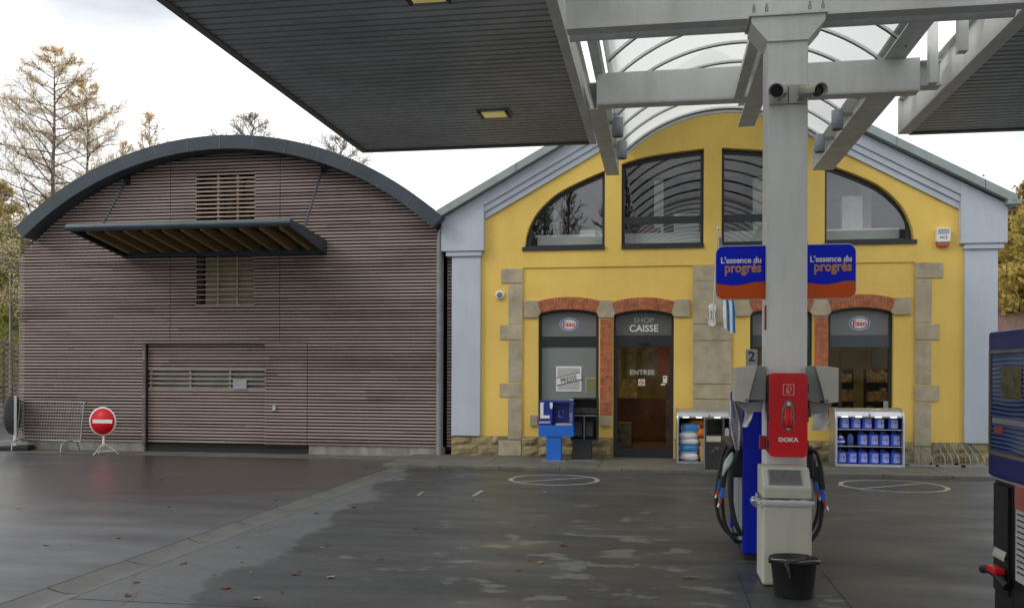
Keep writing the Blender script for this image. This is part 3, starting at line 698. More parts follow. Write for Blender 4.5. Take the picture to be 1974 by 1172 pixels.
MB().bb(gx0-.05, gx0-.006, YF-.03, YF+.1, .125, gz1).bb(gx0-.05, dx1+.01, YF-.034, YF-.004, gz1+.004, gz1+.035).build('gate_frame', mat('brown_gate_frame', (.14, .11, .10), .8), hall)
# louvred windows
def louvre(nm, x0, x1, z0, z1, step, blind=False):
    wdw = MB().bb(x0-.0, x0+.03, YF+.035, YF+.2, z0, z1).bb(x1-.03, x1, YF+.035, YF+.2, z0, z1).bb(x0+.03, x1-.03, YF+.035, YF+.2, z0, z0+.03).bb(x0+.03, x1-.03, YF+.035, YF+.2, z1-.03, z1).build('window', 'anthracite', hall)
    b_ = MB(); zz = z0+.02
    while zz < z1-.02: b_.bb(x0-.01, x1+.01, YF-.034, YF-.004, zz, zz+(.016 if blind else .028)); zz += step
    b_.build('louvre_bars', mat('pale_larch_'+nm, (.42, .31, .24), .8), wdw)
    v_ = MB()
    for q in (1, 2): xx = x0+(x1-x0)*q/3+.02; v_.bb(xx, xx+.04, YF-.002, YF+.03, z0, z1)
    v_.build('mullion', mat('mullion_'+nm, (.30, .22, .17), .8), wdw)
    MB().bb(x0+.03, x1-.03, YF+.15, YF+.155, z0+.03, z1-.03).build('pane', 'shopglass', wdw)
    if blind:
        s_ = MB(); zz = z0+.03
        while zz < z1-.05: s_.box(((x0+x1)/2+.05, YF+.08, zz), (x1-x0-.18, .06, .006), rot=Matrix.Rotation(R(50), 3, 'X')); zz += .055
        s_.bb(x0+.14, x1-.035, YF+.11, YF+.115, z0+.03, z1-.03)
        s_.build('blind', 'beigeblind', wdw)
    return wdw
louvre('upper', ux0, ux1, uz0-.04, uz1, .083); wlow = louvre('lower', lx0, lx1, lz0, lz1, .1, True)
# yellowish wooden board glimpsed inside the top opening
MB().box((ux1-.25, YF+.5, uz1-.18), (.35, .05, .22), rot=Matrix.Rotation(R(20), 3, 'Y')).build('interior_beam', 'wood_in', hall)
# curved roof: shell with thick front fascia made of folded plates
nseg = 14; rf = MB()
a0 = math.asin((-12.72-xc)/Rr); a1 = math.asin((-3.97-xc)/Rr)
def ap_(a, off): return (xc+(Rr-off)*math.sin(a), zc+(Rr-off)*math.cos(a))
sub_ = 3
N_ = nseg*sub_
outl = [ap_(a0+(a1-a0)*i/N_, 0) for i in range(N_+1)]+[ap_(a0+(a1-a0)*i/N_, .26) for i in range(N_, -1, -1)]
for i in range(N_):
    q = [ap_(a0+(a1-a0)*i/N_, 0), ap_(a0+(a1-a0)*(i+1)/N_, 0), ap_(a0+(a1-a0)*(i+1)/N_, .26), ap_(a0+(a1-a0)*i/N_, .26)]
    rf.add([(q[0][0], YF-.42, q[0][1]), (q[1][0], YF-.42, q[1][1]), (q[2][0], YF-.42, q[2][1]), (q[3][0], YF-.42, q[3][1])], [(0, 1, 2, 3)])
    rf.add([(q[0][0], YF-.42, q[0][1]), (q[1][0], YF-.42, q[1][1]), (q[1][0], YF+14.5, q[1][1]), (q[0][0], YF+14.5, q[0][1])], [(0, 1, 2, 3)])
    rf.add([(q[3][0], YF-.42, q[3][1]), (q[2][0], YF-.42, q[2][1]), (q[2][0], YF+14.5, q[2][1]), (q[3][0], YF+14.5, q[3][1])], [(0, 1, 2, 3)])
for a, s_ in ((a0, 0), (a1, 1)):
    q0, q1 = ap_(a, 0), ap_(a, .26); rf.add([(q0[0], YF-.42, q0[1]), (q1[0], YF-.42, q1[1]), (q1[0], YF+14.5, q1[1]), (q0[0], YF+14.5, q0[1])], [(0, 1, 2, 3)])
roof = rf.build('roof', 'zinc_dark', hall)
roof_seam_mat = mat('roof_seam', (.10, .12, .13), .5)
for i in range(1, nseg):
    sm_ = MB(); a = a0+(a1-a0)*i/nseg; p0, p1 = ap_(a, -.006), ap_(a, .262)
    t_ = Vector((math.cos(a), 0, -math.sin(a)))*.006
    sm_.add([(p0[0]-t_.x, YF-.427, p0[1]-t_.z), (p0[0]+t_.x, YF-.427, p0[1]+t_.z), (p1[0]+t_.x, YF-.427, p1[1]+t_.z), (p1[0]-t_.x, YF-.427, p1[1]-t_.z),
             (p0[0]-t_.x, YF-.419, p0[1]-t_.z), (p0[0]+t_.x, YF-.419, p0[1]+t_.z), (p1[0]+t_.x, YF-.419, p1[1]+t_.z), (p1[0]-t_.x, YF-.419, p1[1]-t_.z)],
            [(0, 1, 2, 3), (0, 4, 5, 1), (1, 5, 6, 2), (2, 6, 7, 3), (3, 7, 4, 0)])
    sm_.build('seam', roof_seam_mat, roof)
MB().add([(-4.55, YF+.3, 4.72), (-4.0, YF+.3, 4.45), (-4.0, YF+6, 4.6), (-4.55, YF+6, 4.95), (-4.55, YF+.3, 4.66), (-4.0, YF+.3, 4.39)], [(0, 1, 2, 3), (0, 1, 5, 4)]).build('valley_flashing', 'roofmetal', hall)
# downpipe
px0, px1 = F(845, 600)[0], F(853, 600)[0]
MB().tube([((px0+px1)/2, YF-.07, .02), ((px0+px1)/2, YF-.07, 4.2), ((px0+px1)/2+.06, YF-.1, 4.33)], .048, 12).build('downpipe', 'pipe', hall)
MB().bb(px0-.03, px1+.02, YF-.03, YF-.008, .15, 4.15).build('pipe_backing', 'galv', hall)
# awning
ax0, ax1 = -10.58, -6.33
aw = MB()
yb, yf_ = YF-.04, 14.86
for xa, xb in ((ax0, ax0+.05), (ax1-.05, ax1)):
    aw.add([(xa, yb, 3.86), (xb, yb, 3.86), (xb, yb, 4.13), (xa, yb, 4.13), (xa, yf_, 4.12), (xb, yf_, 4.12), (xb, yf_, 4.25), (xa, yf_, 4.25)],
           [(0, 1, 2, 3), (4, 5, 6, 7), (0, 1, 5, 4), (3, 2, 6, 7), (0, 3, 7, 4), (1, 2, 6, 5)])
aw.add([(ax0+.05, yb, 4.10), (ax1-.05, yb, 4.10), (ax1-.05, yf_, 4.22), (ax0+.05, yf_, 4.22), (ax0+.05, yb, 4.13), (ax1-.05, yb, 4.13), (ax1-.05, yf_, 4.25), (ax0+.05, yf_, 4.25)], [(0, 1, 2, 3), (4, 5, 6, 7), (0, 1, 5, 4), (3, 2, 6, 7)])
aw.bb(ax0+.05, ax1-.05, yb-.05, yb, 3.87, 4.09)
awn = aw.build('awning', 'zinc_dark', hall)
MB().tube([(ax0-.03, yf_-.02, 4.19), (ax1+.01, yf_-.02, 4.19)], .065, 14).build('gutter', mat('blue_grey_gutter', (.05, .075, .09), .3, metal=.3), awn)
for q in range(11):
    x = ax0+.30+(ax1-ax0-.4)*q/10.4; r_ = MB()
    r_.add([(x, yb-.06, 3.97), (x+.05, yb-.06, 3.97), (x+.05, yb-.06, 4.09), (x, yb-.06, 4.09), (x, yb-.35, 3.90), (x+.05, yb-.35, 3.90), (x, yf_+.05, 4.10), (x+.05, yf_+.05, 4.10), (x, yf_+.05, 4.20), (x+.05, yf_+.05, 4.20)],
           [(0, 1, 2, 3), (0, 1, 5, 4), (4, 5, 7, 6), (6, 7, 9, 8), (3, 2, 9, 8), (0, 4, 6, 8, 3), (1, 5, 7, 9, 2)])
    r_.build('rafter', 'wood_in', awn)
for xx, zz in ((-10.5, 5.42), (-6.40, 5.52)):
    tr_ = MB().tube([(xx, YF-.08, zz), (xx+.03, 15.55, 4.22)], .022, 8).build('tie_rod', 'zinc_dark', awn)
    MB().bb(xx-.05, xx+.05, YF-.09, YF-.03, zz-.1, zz+.08).build('bracket', 'black', tr_)
a_ = F(138, 670); MB().bb(a_[0]-.05, a_[0]+.05, YF-.036, YF-.03, a_[1]-.012, a_[1]+.02).build('vent', 'black', hall)

# ================================================================== SHOP BUILDING
shop = thing('shop_building', 'yellow rendered gabled shop with lavender corner pilasters and brick arched openings', 'shop', (.9, YF, 0))
EL, ER, AP = (-4.07, 4.56), (5.86, 4.56), (.86, 7.30)
slope = (AP[1]-EL[1])/(AP[0]-EL[0])
WX0, WX1 = -3.86, 5.70
def roofz(x, d=0): return (EL[1]+(x-EL[0])*slope if x < AP[0] else ER[1]+(ER[0]-x)*(AP[1]-ER[1])/(ER[0]-AP[0]))-d
# openings
def archpoly(x0, x1, zs, za, z0, n=12):
    half_ = (x1-x0)/2; rise = za-zs; r_ = (half_**2+rise**2)/(2*rise); c_ = (x0+x1)/2; zc_ = za-r_
    out = [(x0, z0), (x1, z0)]
    for i in range(n+1):
        x = x1-(x1-x0)*i/n; out.append((x, zc_+math.sqrt(max(0, r_*r_-(x-c_)**2))))
    return out
ops = {}
for k_, (xa, xb, yt, ys, yb_) in dict(A=(1037, 1154, 596, 604, 800), B=(1182, 1299, 597, 606, 893), C=(1446, 1567, 594, 603, 800), D=(1597, 1723, 592, 601, 788)).items():
    xm = (xa+xb)/2; x0, x1 = F(xa, 700)[0], F(xb, 700)[0]
    ops[k_] = (x0, x1, F(xm, ys)[1], F(xm, yt)[1], F(xm, yb_)[1] if k_ != 'B' else .052)
ops['C'] = ops['C'][:4]+(ops['A'][4],); ops['D'] = ops['D'][:4]+(ops['A'][4],)
# lunette
LC = .93
lun = [(-3.42, 3.90), (-3.38, 4.17), (-3.24, 4.49), (-2.97, 4.79), (-2.65, 5.00), (-2.0, 5.28), (-1.2, 5.53), (0, 5.66)]
lun = catmull(lun, 6)
def lunz(x):
    q = -abs(x-LC)
    if q < lun[0][0]: return 3.9
    for a, b_ in zip(lun, lun[1:]):
        if a[0] <= q <= b_[0]: return a[1]+(b_[1]-a[1])*(q-a[0])/max(1e-6, b_[0]-a[0])
    return lun[-1][1]
def lunpoly(x0, x1, z0, inset=0):
    xs_ = sorted([x0, x1]+[LC+s_*q[0] for q in lun for s_ in (1, -1) if x0+.01 < LC+s_*q[0] < x1-.01])
    return [(x0, z0), (x1, z0)]+[(x, max(z0+.02, lunz(x)-inset)) for x in reversed(xs_)]
lx = [(LC-3.42, F(1166, 400)[0]), (F(1198, 400)[0], F(1357, 400)[0]), (F(1391, 400)[0], F(1557, 400)[0]), (F(1590, 400)[0], LC+3.42)]
LZ0 = 3.90
ZP = F(1300, 512)[1]; PX0, PX1 = F(1008, 600)[0], F(1763, 600)[0]
# main wall: notch for the recessed ground floor panel
outer = [(WX0+.05, .04), (PX0, .04), (PX0, ZP), (PX1, ZP), (PX1, .04), (WX1-.05, .04), (WX1-.05, roofz(WX1-.05, .1)), (AP[0], AP[1]-.1), (WX0+.05, roofz(WX0+.05, .1))]
wallo = MB().plate(outer, [lunpoly(a, b_, LZ0) for a, b_ in lx], YF, YF+.36).build('wall', 'yellow', shop)
holes = [archpoly(*[ops[k_][i] for i in (0, 1, 2, 3, 4)]) for k_ in 'ABCD']
hb = ops['B']
outer = [(PX0, .04), (hb[0], .04)]+[p for p in archpoly(*hb)[2:]][::-1]+[(hb[1], .04), (PX1, .04), (PX1, ZP), (PX0, ZP)]
MB().plate(outer, [holes[0], holes[2], holes[3]], YF+.025, YF+.36).build('ground_floor_wall', 'yellow', shop)
# stone trims ------------------------------------------------
def fbox(mb, xa, xb, ya, yb_, out, inn=.05, ins=.004):
    x0, z1 = F(xa, ya); x1, z0 = F(xb, yb_); mb.bb(x0+ins, x1-ins, YF-out, YF+inn, max(z0, .05)+ins, z1-ins)
q = MB()
for r_ in ((966, 1008, 518, 546), (980, 1008, 547, 625), (964, 1007, 626, 655), (980, 1007, 656, 737), (963, 1006, 738, 766), (979, 1006, 767, 847), (961, 1005, 848, 890)): fbox(q, *r_, .012 if r_[1]-r_[0] < 40 else .02)
q.build('corner_stones', 'stone', shop, bevel=.006)
q = MB()
for r_ in ((1763, 1818, 506, 536), (1763, 1796, 537, 623), (1763, 1811, 624, 655), (1763, 1795, 656, 741), (1762, 1810, 742, 774), (1762, 1795, 775, 860), (1761, 1795, 861, 906)): fbox(q, *r_, .012 if r_[1]-r_[0] < 40 else .02)
q.build('corner_stones', 'stone', shop, bevel=.006)
q = MB()
for ya, yb_ in ((512, 541), (542, 624), (625, 656), (657, 740), (741, 769), (770, 840), (841, 897)): fbox(q, 1336, 1409, ya, yb_, .015, ins=.0015)
q.build('stone_pilaster', 'stone', shop, bevel=.004)
# plinth of rough stones
rnd = random.Random(2)
def plinth_run(xa, xb):
    q = MB()
    for c_, (za, zb) in enumerate(((.05, .245), (.25, .41))):
        x = xa; 
        if c_: x = xa
        while x < xb-.05:
            w_ = rnd.uniform(.28, .52); x1 = min(xb, x+w_)
            if xb-x1 < .12: x1 = xb
            o_ = rnd.uniform(.03, .055)
            n_ = 3; vs = []
            for jz in range(n_+1):
                for jx in range(n_+1):
                    e = (jx in (0, n_) or jz in (0, n_))
                    vs.append((x+.006+(x1-x-.012)*jx/n_, YF-(.012 if e else o_+rnd.uniform(-.014, .014)), za+(zb-za)*jz/n_))
            k0 = len(vs); vs += [(v[0], YF+.04, v[2]) for v in (vs[0], vs[n_], vs[-1], vs[k0-1-n_])]
            fs = [(jz*(n_+1)+jx, jz*(n_+1)+jx+1, (jz+1)*(n_+1)+jx+1, (jz+1)*(n_+1)+jx) for jz in range(n_) for jx in range(n_)]
            q.add(vs, fs); x = x1
    q.build('plinth_stones', 'rough_stone', shop)
bpx = lambda px: F(px, 870)[0]
for xa, xb in ((bpx(870), bpx(961)), (bpx(1006), bpx(1037)), (bpx(1037), ops['B'][0]-.02), (ops['B'][1]+.02, bpx(1336)), (bpx(1409), bpx(1761)), (bpx(1796), bpx(1925))): plinth_run(xa, xb)
each(((bpx(870), bpx(1181), YF-.01, YF+.02, .04, .415), (bpx(1301), bpx(1925), YF-.01, YF+.02, .04, .415)), 'plinth_mortar', 'stone_joint', shop)
# brick arches, springer stones, piers
def brick_arch(xa, xb, op):
    x0, x1, zs, za, _ = op; half_ = (x1-x0)/2; rise = za-zs; r_ = (half_**2+rise**2)/(2*rise); c_ = (x0+x1)/2; zc_ = za-r_
    amax = math.asin(half_/r_); T_ = .225; n_ = 21; b_ = MB(); mo = MB()
    for i in range(n_):
        a = -amax*.97+2*amax*.97*(i+.5)/n_; wd = 2*amax*.97*r_/n_-.010
        def P(u, v): return (c_+u*math.cos(a)+(r_+v)*math.sin(a), zc_-u*math.sin(a)+(r_+v)*math.cos(a))
        rr_ = [(P(-wd/2, .004)), (P(wd/2, .004)), (P(wd/2*1.02, T_*.62)), (P(-wd/2*1.02, T_*.62))]
        off = .0 if i % 2 else -.06
        segs = ((.004, T_*.60+off), (T_*.60+off+.012, T_)) if i % 2 else ((.004, T_*.36), (T_*.36+.012, T_))
        for s0, s1 in segs:
            pts_ = [P(-wd/2, s0), P(wd/2, s0), P(wd/2, s1), P(-wd/2, s1)]
            b_.prism(pts_, YF-.014-random.uniform(0, .004), YF+.10)
    o = b_.build('brick_arch', 'brick', shop)
    arc_o = [(c_+(r_+T_-.004)*math.sin(-amax+2*amax*i/16), zc_+(r_+T_-.004)*math.cos(-amax+2*amax*i/16)) for i in range(17)]
    arc_i = [(c_+(r_+.002)*math.sin(-amax+2*amax*i/16), zc_+(r_+.002)*math.cos(-amax+2*amax*i/16)) for i in range(17)]
    for i in range(16): mo.prism([arc_o[i], arc_o[i+1], arc_i[i+1], arc_i[i]], YF-.006, YF+.09)
    mo.build('mortar', 'mortar', o)
for k_ in 'ABCD': brick_arch(0, 0, ops[k_])
def springer(pts):
    MB().prism([F(*p) for p in pts], YF-.02, YF+.06).build('springer_stone', 'stone', shop, bevel=.004)
springer([(1011, 580), (1035, 579.5), (1043, 602), (1037, 612), (1011, 612)])
springer([(1158, 579), (1178, 578.5), (1186, 603), (1182, 612), (1154, 612), (1150, 602)])
springer([(1303, 577.5), (1329, 577), (1329, 610), (1299, 610.5), (1294, 603)])
springer([(1414, 576), (1441, 575.5), (1451, 602), (1446, 609), (1414, 609.5)])
springer([(1572, 575), (1594, 574.5), (1603, 600), (1597, 608), (1567, 608.5), (1561, 600)])
springer([(1727, 574), (1756, 573), (1756, 606), (1723, 607), (1717, 600)])
for xa, xb, ya, yb_ in ((1022, 1036, 800, 821), (1155, 1178, 801, 821), (1568, 1596, 798, 818), (1724, 1738, 797, 817)):
    x0, z1 = F(xa, ya); x1, z0 = F(xb, yb_); MB().bb(x0, x1, YF-.02, YF+.06, z0, z1).build('sill_stone', 'stone', shop, bevel=.004)
def pier(xa, xb, ya, yb_):
    x0, z1 = F(xa, ya); x1, z0 = F(xb, yb_); z = z0; b_ = MB(); k_ = 0; h_ = .061
    while z < z1-.02:
        if k_ % 2: cells = ((x0, x1),)
        else: cells = ((x0, (x0+x1)/2-.006), ((x0+x1)/2+.006, x1))
        if k_ % 2: cells = ((x0, x0+(x1-x0)*.28-.006), (x0+(x1-x0)*.28+.006, x0+(x1-x0)*.74-.006), (x0+(x1-x0)*.74+.006, x1))
        for a, c_ in cells: b_.bb(a, c_, YF-.008-random.uniform(0, .004), YF+.08, z, min(z+h_-.011, z1)) 
        z += h_; k_ += 1
    o = b_.build('brick_pier', 'brick', shop)
    MB().bb(x0+.003, x1-.003, YF-.002, YF+.07, z0, z1).build('mortar', 'mortar', o)
pier(1157, 1180, 613, 800); pier(1571, 1596, 609, 797)
# pilasters and cornices
def pilaster(xa, xb, xc0, xc1, xd0, xd1, zc_, zb, left):
    l_ = MB().bb(xd0, xd1, YF-.07, YF+.3, .415, zc_-.09).build('pilaster', 'lavender', shop, bevel=.008)
    MB().bb(xc0, xc1, YF-.11, YF+.3, zc_-.09, zc_).build('capital', 'lavender', l_, bevel=.006)
    x0, x1 = xa, xb
    pts_ = [(x0, zc_+.002), (x1, zc_+.002), (x1, roofz(x1, .10)), (x0, roofz(x0, .10))]
    MB().prism(pts_, YF-.14, YF+.3).build('pilaster_head', 'lavender', l_, bevel=.008)
ZC = 3.86
pilaster(F(854, 450)[0], F(935, 450)[0], F(862, 490)[0], F(930, 490)[0], F(872, 700)[0], F(927, 700)[0], F(890, 486)[1], 0, True)
pilaster(F(1848, 450)[0], F(1937, 450)[0], F(1855, 490)[0], F(1931, 490)[0], F(1857, 700)[0], F(1921, 560)[0], F(1890, 471)[1], 0, False)
XA, XB = F(935, 450)[0], F(1848, 450)[0]
def rake(d0, d1, out, nm):
    for xa, xb in ((XA+.002, AP[0]), (AP[0], XB-.002)):
        MB().prism([(xa, roofz(xa, d1)), (xb, roofz(xb, d1)), (xb, roofz(xb, d0)), (xa, roofz(xa, d0))], YF-out, YF+.02).build(nm, 'lavender', shop)
rake(.10, .32, .13, 'cornice_band'); rake(.3225, .44, .09, 'cornice_band'); rake(.4425, .56, .05, 'cornice_band')
# roof
for xa, za, xb, zb in ((EL[0]-.02, EL[1], AP[0], AP[1]), (AP[0], AP[1], ER[0]+.05, ER[1])):
    rfm = MB().prism([(xa, za-.10), (xb, zb-.10), (xb, zb+.05), (xa, za+.05)], YF-.30, YF+14).build('roof', 'roofmetal', shop)
    sm_ = MB(); 
    for t_ in (.3, .62, .9): x = xa+(xb-xa)*t_; z = za+(zb-za)*t_; sm_.bb(x-.006, x+.006, YF-.306, YF-.3, z-.10, z+.05)
    sm_.build('roof_joint', 'stone_joint', rfm)
MB().bb(ER[0]-.1, ER[0]+.12, YF-.3, YF+14, ER[1]-.10, ER[1]-.02).build('eaves_gutter', 'roofmetal', shop)
each(((WX0+.05, WX0+.3, YF+.37, YF+13.8, 0, 4.4), (WX1-.3, WX1-.05, YF+.37, YF+13.8, 0, 4.4), (WX0+.05, WX1-.05, YF+13.8, YF+14, 0, 4.4)), 'side_wall', 'lavender', shop)
# interiors: real rooms behind the glass
inn = MB().bb(WX0+.31, WX1-.31, YF+.37, YF+7.9, .02, .05); inn.build('shop_floor', 'interior_floor', shop)
each(((WX0+.31, WX1-.31, YF+7.9, YF+8, .05, 3.1), (-2.7, -2.62, YF+.4, YF+7.8, .05, 3.1)), 'back_wall', 'interior_wall', shop)
MB().bb(WX0+.31, WX1-.31, YF+.4, YF+7.9, 3.12, 3.3).build('upper_floor', 'col_white', shop)
rnd = random.Random(4)
for x0 in (-1.9, .9, 2.0, 3.2, 4.3):
    y0 = YF+rnd.uniform(2.2, 3.6); q = MB(); g_ = MB()
    q.bb(x0, x0+.9, y0+.3, y0+.34, .06, 1.7)
    for zz in (.2, .6, 1.0, 1.4):
        q.bb(x0, x0+.9, y0, y0+.3, zz, zz+.02)
        xx = x0+.03
        while xx < x0+.8: w_ = rnd.uniform(.06, .14); g_.bb(xx, xx+w_-.01, y0+.03, y0+.22, zz+.021, zz+.021+rnd.uniform(.15, .3)); xx += w_
    sh = q.build('shelving', 'dark', shop); g_.build('shelf_goods', 'goods', sh)
MB().bb(-1.0, .9, YF+4.2, YF+4.8, .06, 1.02).build('counter', mat('red_brown_counter', (.22, .08, .03), .4, var=.3), shop)
MB().bb(-.9, -.5, YF+3.9, YF+4.3, 1.03, 1.45).build('counter_display', mat('bright_display', (.75, .60, .25), .4, var=.5, scale=12, col2=(.15, .1, .05)), shop)
MB().bb(-.05, .28, YF+1.6, YF+1.64, 1.55, 2.25).build('hanging_banner', mat('orange_banner', (.70, .16, .03), .6, var=.2), shop)
MB().bb(-.95, -.55, YF+1.2, YF+1.6, .06, .62).build('floor_display', mat('dim_basket', (.20, .20, .16), .5, var=.4, scale=12), shop)
MB().bb(.12, .40, YF+1.3, YF+1.6, .06, 1.35).build('magazine_stand', mat('mixed_magazines', (.5, .25, .12), .5, var=.5, scale=9, col2=(.05, .06, .12)), shop)
for x in (-1.2, .4, 3.0, 4.4): each(((x, x+.6, YF+2.2, YF+2.35, 2.95, 2.98), (x, x+.6, YF+4.6, YF+4.75, 2.95, 2.98)), 'ceiling_lamp', 'warm_lamp', shop)
# upper storey things seen through the lunette
for px_ in (1076, 1270, 1460, 1668): x = F(px_, 400, YF+1.1)[0]; MB().bb(x-.09, x+.09, YF+1.0, YF+1.2, 3.31, 5.3).build('interior_post', 'col_white', shop)
for x, z0_q, z1_q, nm_, c_q in ((-1.5, 4.14, 4.24, 'paper_stack', (.6, .62, .6)), (.25, 4.14, 4.5, 'white_box', (.7, .72, .72)), (3.25, 4.14, 4.75, 'white_chair_back', (.7, .7, .72)), (2.75, 4.14, 4.7, 'white_tube', (.7, .7, .7)), (-.45, 4.14, 4.25, 'red_folder', (.4, .05, .04))):
    MB().bb(x, x+(.45 if z1_q < 4.6 else .1 if 'tube' in nm_ else .35), YF+.5, YF+.7, z0_q+.062, z1_q+.06).build(nm_, mat('interior_'+nm_, c_q, .5), shop)
MB().bb(WX0+.35, WX1-.35, YF+5.5, YF+5.6, 3.31, 6.3).build('upper_back_wall', mat('dim_upper_wall', (.12, .115, .12), .8), shop)
MB().bb(-2.3, 4.2, YF+.38, YF+1.4, 3.95, 4.20).build('interior_ledge', 'col_white', shop)

# windows ----------------------------------------------------
def lun_window(i, rail=False):
    x0, x1 = lx[i]; z0 = LZ0
    a = lunpoly(x0+.002, x1-.002, z0+.002, .002); 
    xi0, xi1 = x0+.055, x1-.055
    if i == 0: xi0 = x0+.10
    if i == 3: xi1 = x1-.10
    bpoly = lunpoly(xi0, xi1, z0+.075, .075)
    fr = MB().plate(a, [bpoly], YF+.14, YF+.22).build('window', 'anthracite', shop)
    MB().plate(lunpoly(xi0+.0, xi1-.0, z0+.075, .075), [], YF+.17, YF+.182).build('pane', 'glass', fr)
    MB().bb(x0-.04 if i == 0 else x0, x1+.04 if i == 3 else x1, YF-.035, YF+.14, z0-.04, z0+.03).build('sill', 'anthracite', fr)
    if rail:
        MB().bb(xi0, xi1, YF+.15, YF+.21, F(1300, 428)[1], F(1300, 414)[1]).build('transom', 'anthracite', fr)
for i in range(4): lun_window(i, i in (1, 2))
def oval(cx_, cz_, y, parent, a=.155, b_=.100):
    def el(s_, y0, y1, m_, nm):
        return MB().prism([(cx_+a*s_*math.cos(2*math.pi*k_/36), cz_+b_*s_*math.sin(2*math.pi*k_/36)) for k_ in range(36)], y0, y1).build(nm, m_, parent)
    lg = MB()
    for s_, mi_, yo in ((1.22, 0, 0), (1.08, 1, .003), (.90, 0, .006)):
        lg.m(mi_).prism([(cx_+(a*s_ if s_ < 1.2 else a*1.14)*math.cos(2*math.pi*k_/36), cz_+(b_*s_)*math.sin(2*math.pi*k_/36)) for k_ in range(36)], y-.004-yo, y-yo)
    o = lg.build('oval_emblem', ['paper', mat('emblem_blue', (.02, .08, .42), .4)], parent)
    text('Esso', .135, (cx_, cz_-.046, y-.0115), '-Y', 'red', 'emblem_lettering', o, 'CENTER', .001, bold=.0035)
def low_window(k_):
    x0, x1, zs, za, z0 = ops[k_]; e = .004
    outl_ = archpoly(x0+e, x1-e, zs-e, za-e, z0+e)
    zt = F(1100, 648)[1]; zt2 = F(1100, 668)[1]
    up_ = archpoly(x0+.055, x1-.055, zs-.04, za-.05, zt); lo = hole(x0+.055, x1-.055, z0+.06, zt2)
    fr = MB().plate(outl_, [up_, lo], YF+.13, YF+.21).build('window', 'anthracite', shop)
    MB().plate(up_, [], YF+.15, YF+.17).build('upper_panel', 'greypanel', fr)
    return fr, x0, x1, z0, zt, zt2
frA, x0, x1, z0, zt, zt2 = low_window('A')
MB().plate(hole(x0+.055, x1-.055, z0+.06, zt2), [], YF+.15, YF+.17).build('blind', 'blind', frA)
oval(*F(1097, 625, YF+.15), YF+.149, frA)
a_, b_ = F(1072, 754, YF+.15), F(1121, 706, YF+.15)
ps = MB().bb(a_[0], b_[0], YF+.140, YF+.147, a_[1], b_[1]).build('press_poster', 'paper', frA)
MB().bb(a_[0]+.03, b_[0]-.03, YF+.137, YF+.1395, a_[1]+.03, b_[1]-.03).build('newsprint', 'newsprint', ps)
cxp, czp = (a_[0]+b_[0])/2, (a_[1]+b_[1])/2
rotm = Matrix.Rotation(R(-14), 3, 'Y')
bar = MB().box((cxp, YF+.134, czp+.0), (b_[0]-a_[0]+.0, .004, .12), rot=rotm).build('banner', 'paper', ps)
q = MB(); 
for s_ in (-1, 1): q.box((cxp+s_*.065*math.sin(R(-14)), YF+.1325, czp+s_*.065), (b_[0]-a_[0], .005, .011), rot=rotm)
q.build('banner_rule', 'black', ps)
text('PRESSE', .125, (cxp+.01, czp-.045, YF+.131), '-Y', 'black', 'poster_lettering', ps, 'CENTER', .001, rot=R(14), xs=.82, bold=.002)
a_, b_ = F(1129, 757, YF+.15), F(1150, 728, YF+.15)
q = MB().bb(a_[0], b_[0], YF+.140, YF+.147, a_[1], b_[1]).build('small_poster', 'newsprint', frA)
MB().bb(a_[0]+.012, b_[0]-.012, YF+.137, YF+.1395, a_[1]+.012, b_[1]-.012).build('poster_face', 'greenposter', q)
for k_ in 'CD':
    fr, x0, x1, z0, zt, zt2 = low_window(k_)
    MB().bb(x0+.055, x1-.055, YF+.125, YF+.129, zt2-.01, zt+.01).build('transom_band', 'darkpanel', fr)
    MB().plate(hole(x0+.055, x1-.055, z0+.06, zt2), [], YF+.16, YF+.17).build('pane', 'shopglass', fr)
    if k_ == 'D':
        oval(*F(1657, 623, YF+.15), YF+.149, fr)
        MB().bb(F(1630, 700)[0]-.02, F(1630, 700)[0]+.03, YF+.5, YF+.55, .2, 2.0).build('inner_post', mat('brown_post', (.10, .05, .03), .6), shop)
        a_, b_ = F(1703, 787, YF+.15), F(1722, 773, YF+.15)
        MB().bb(a_[0], b_[0]-.02, YF+.145, YF+.150, a_[1], b_[1]).build('sticker', mat('pale_green_sticker', (.32, .40, .38), .5), fr)
# entrance door
x0, x1, zs, za, z0 = ops['B']; zt = F(1240, 646)[1]; zt2 = F(1240, 668)[1]
outl_ = archpoly(x0+.004, x1-.004, zs-.004, za-.004, z0+.004)
up_ = archpoly(x0+.04, x1-.04, zs-.04, za-.05, zt); lo = hole(x0+.075, x1-.075, z0+.15, zt2)
dr = MB().plate(outl_, [up_, lo], YF+.13, YF+.21).build('entrance_door', 'anthracite', shop)
MB().plate(up_, [], YF+.15, YF+.17).build('upper_panel', mat('grey_door_panel', (.11, .115, .11), .35), dr)
MB().plate(lo, [], YF+.165, YF+.175).build('pane', 'shopglass', dr)
MB().bb(x0+.04, x1-.04, YF+.124, YF+.129, zt2-.005, zt2+.012).build('track_cover', 'black', dr)
a_ = F(1241, 661, YF+.13); MB().bb(a_[0]-.09, a_[0]+.09, YF+.095, YF+.128, a_[1]-.025, a_[1]+.03).build('door_sensor', 'black', dr, bevel=.006)
c_ = F(1241, 622, YF+.15); text('SHOP', .135, (c_[0], c_[1]-.0, YF+.148), '-Y', 'greytext', 'lettering', dr, 'CENTER', .001, xs=1.1)
c_ = F(1241, 639, YF+.15); text('CAISSE', .175, (c_[0], c_[1], YF+.148), '-Y', 'white', 'lettering', dr, 'CENTER', .001, xs=1.0, bold=.003)
c_ = F(1238, 722, YF+.16); text('ENTREE', .125, (c_[0], c_[1], YF+.160), '-Y', 'greytext', 'lettering', dr, 'CENTER', .001, xs=1.05, bold=.002)
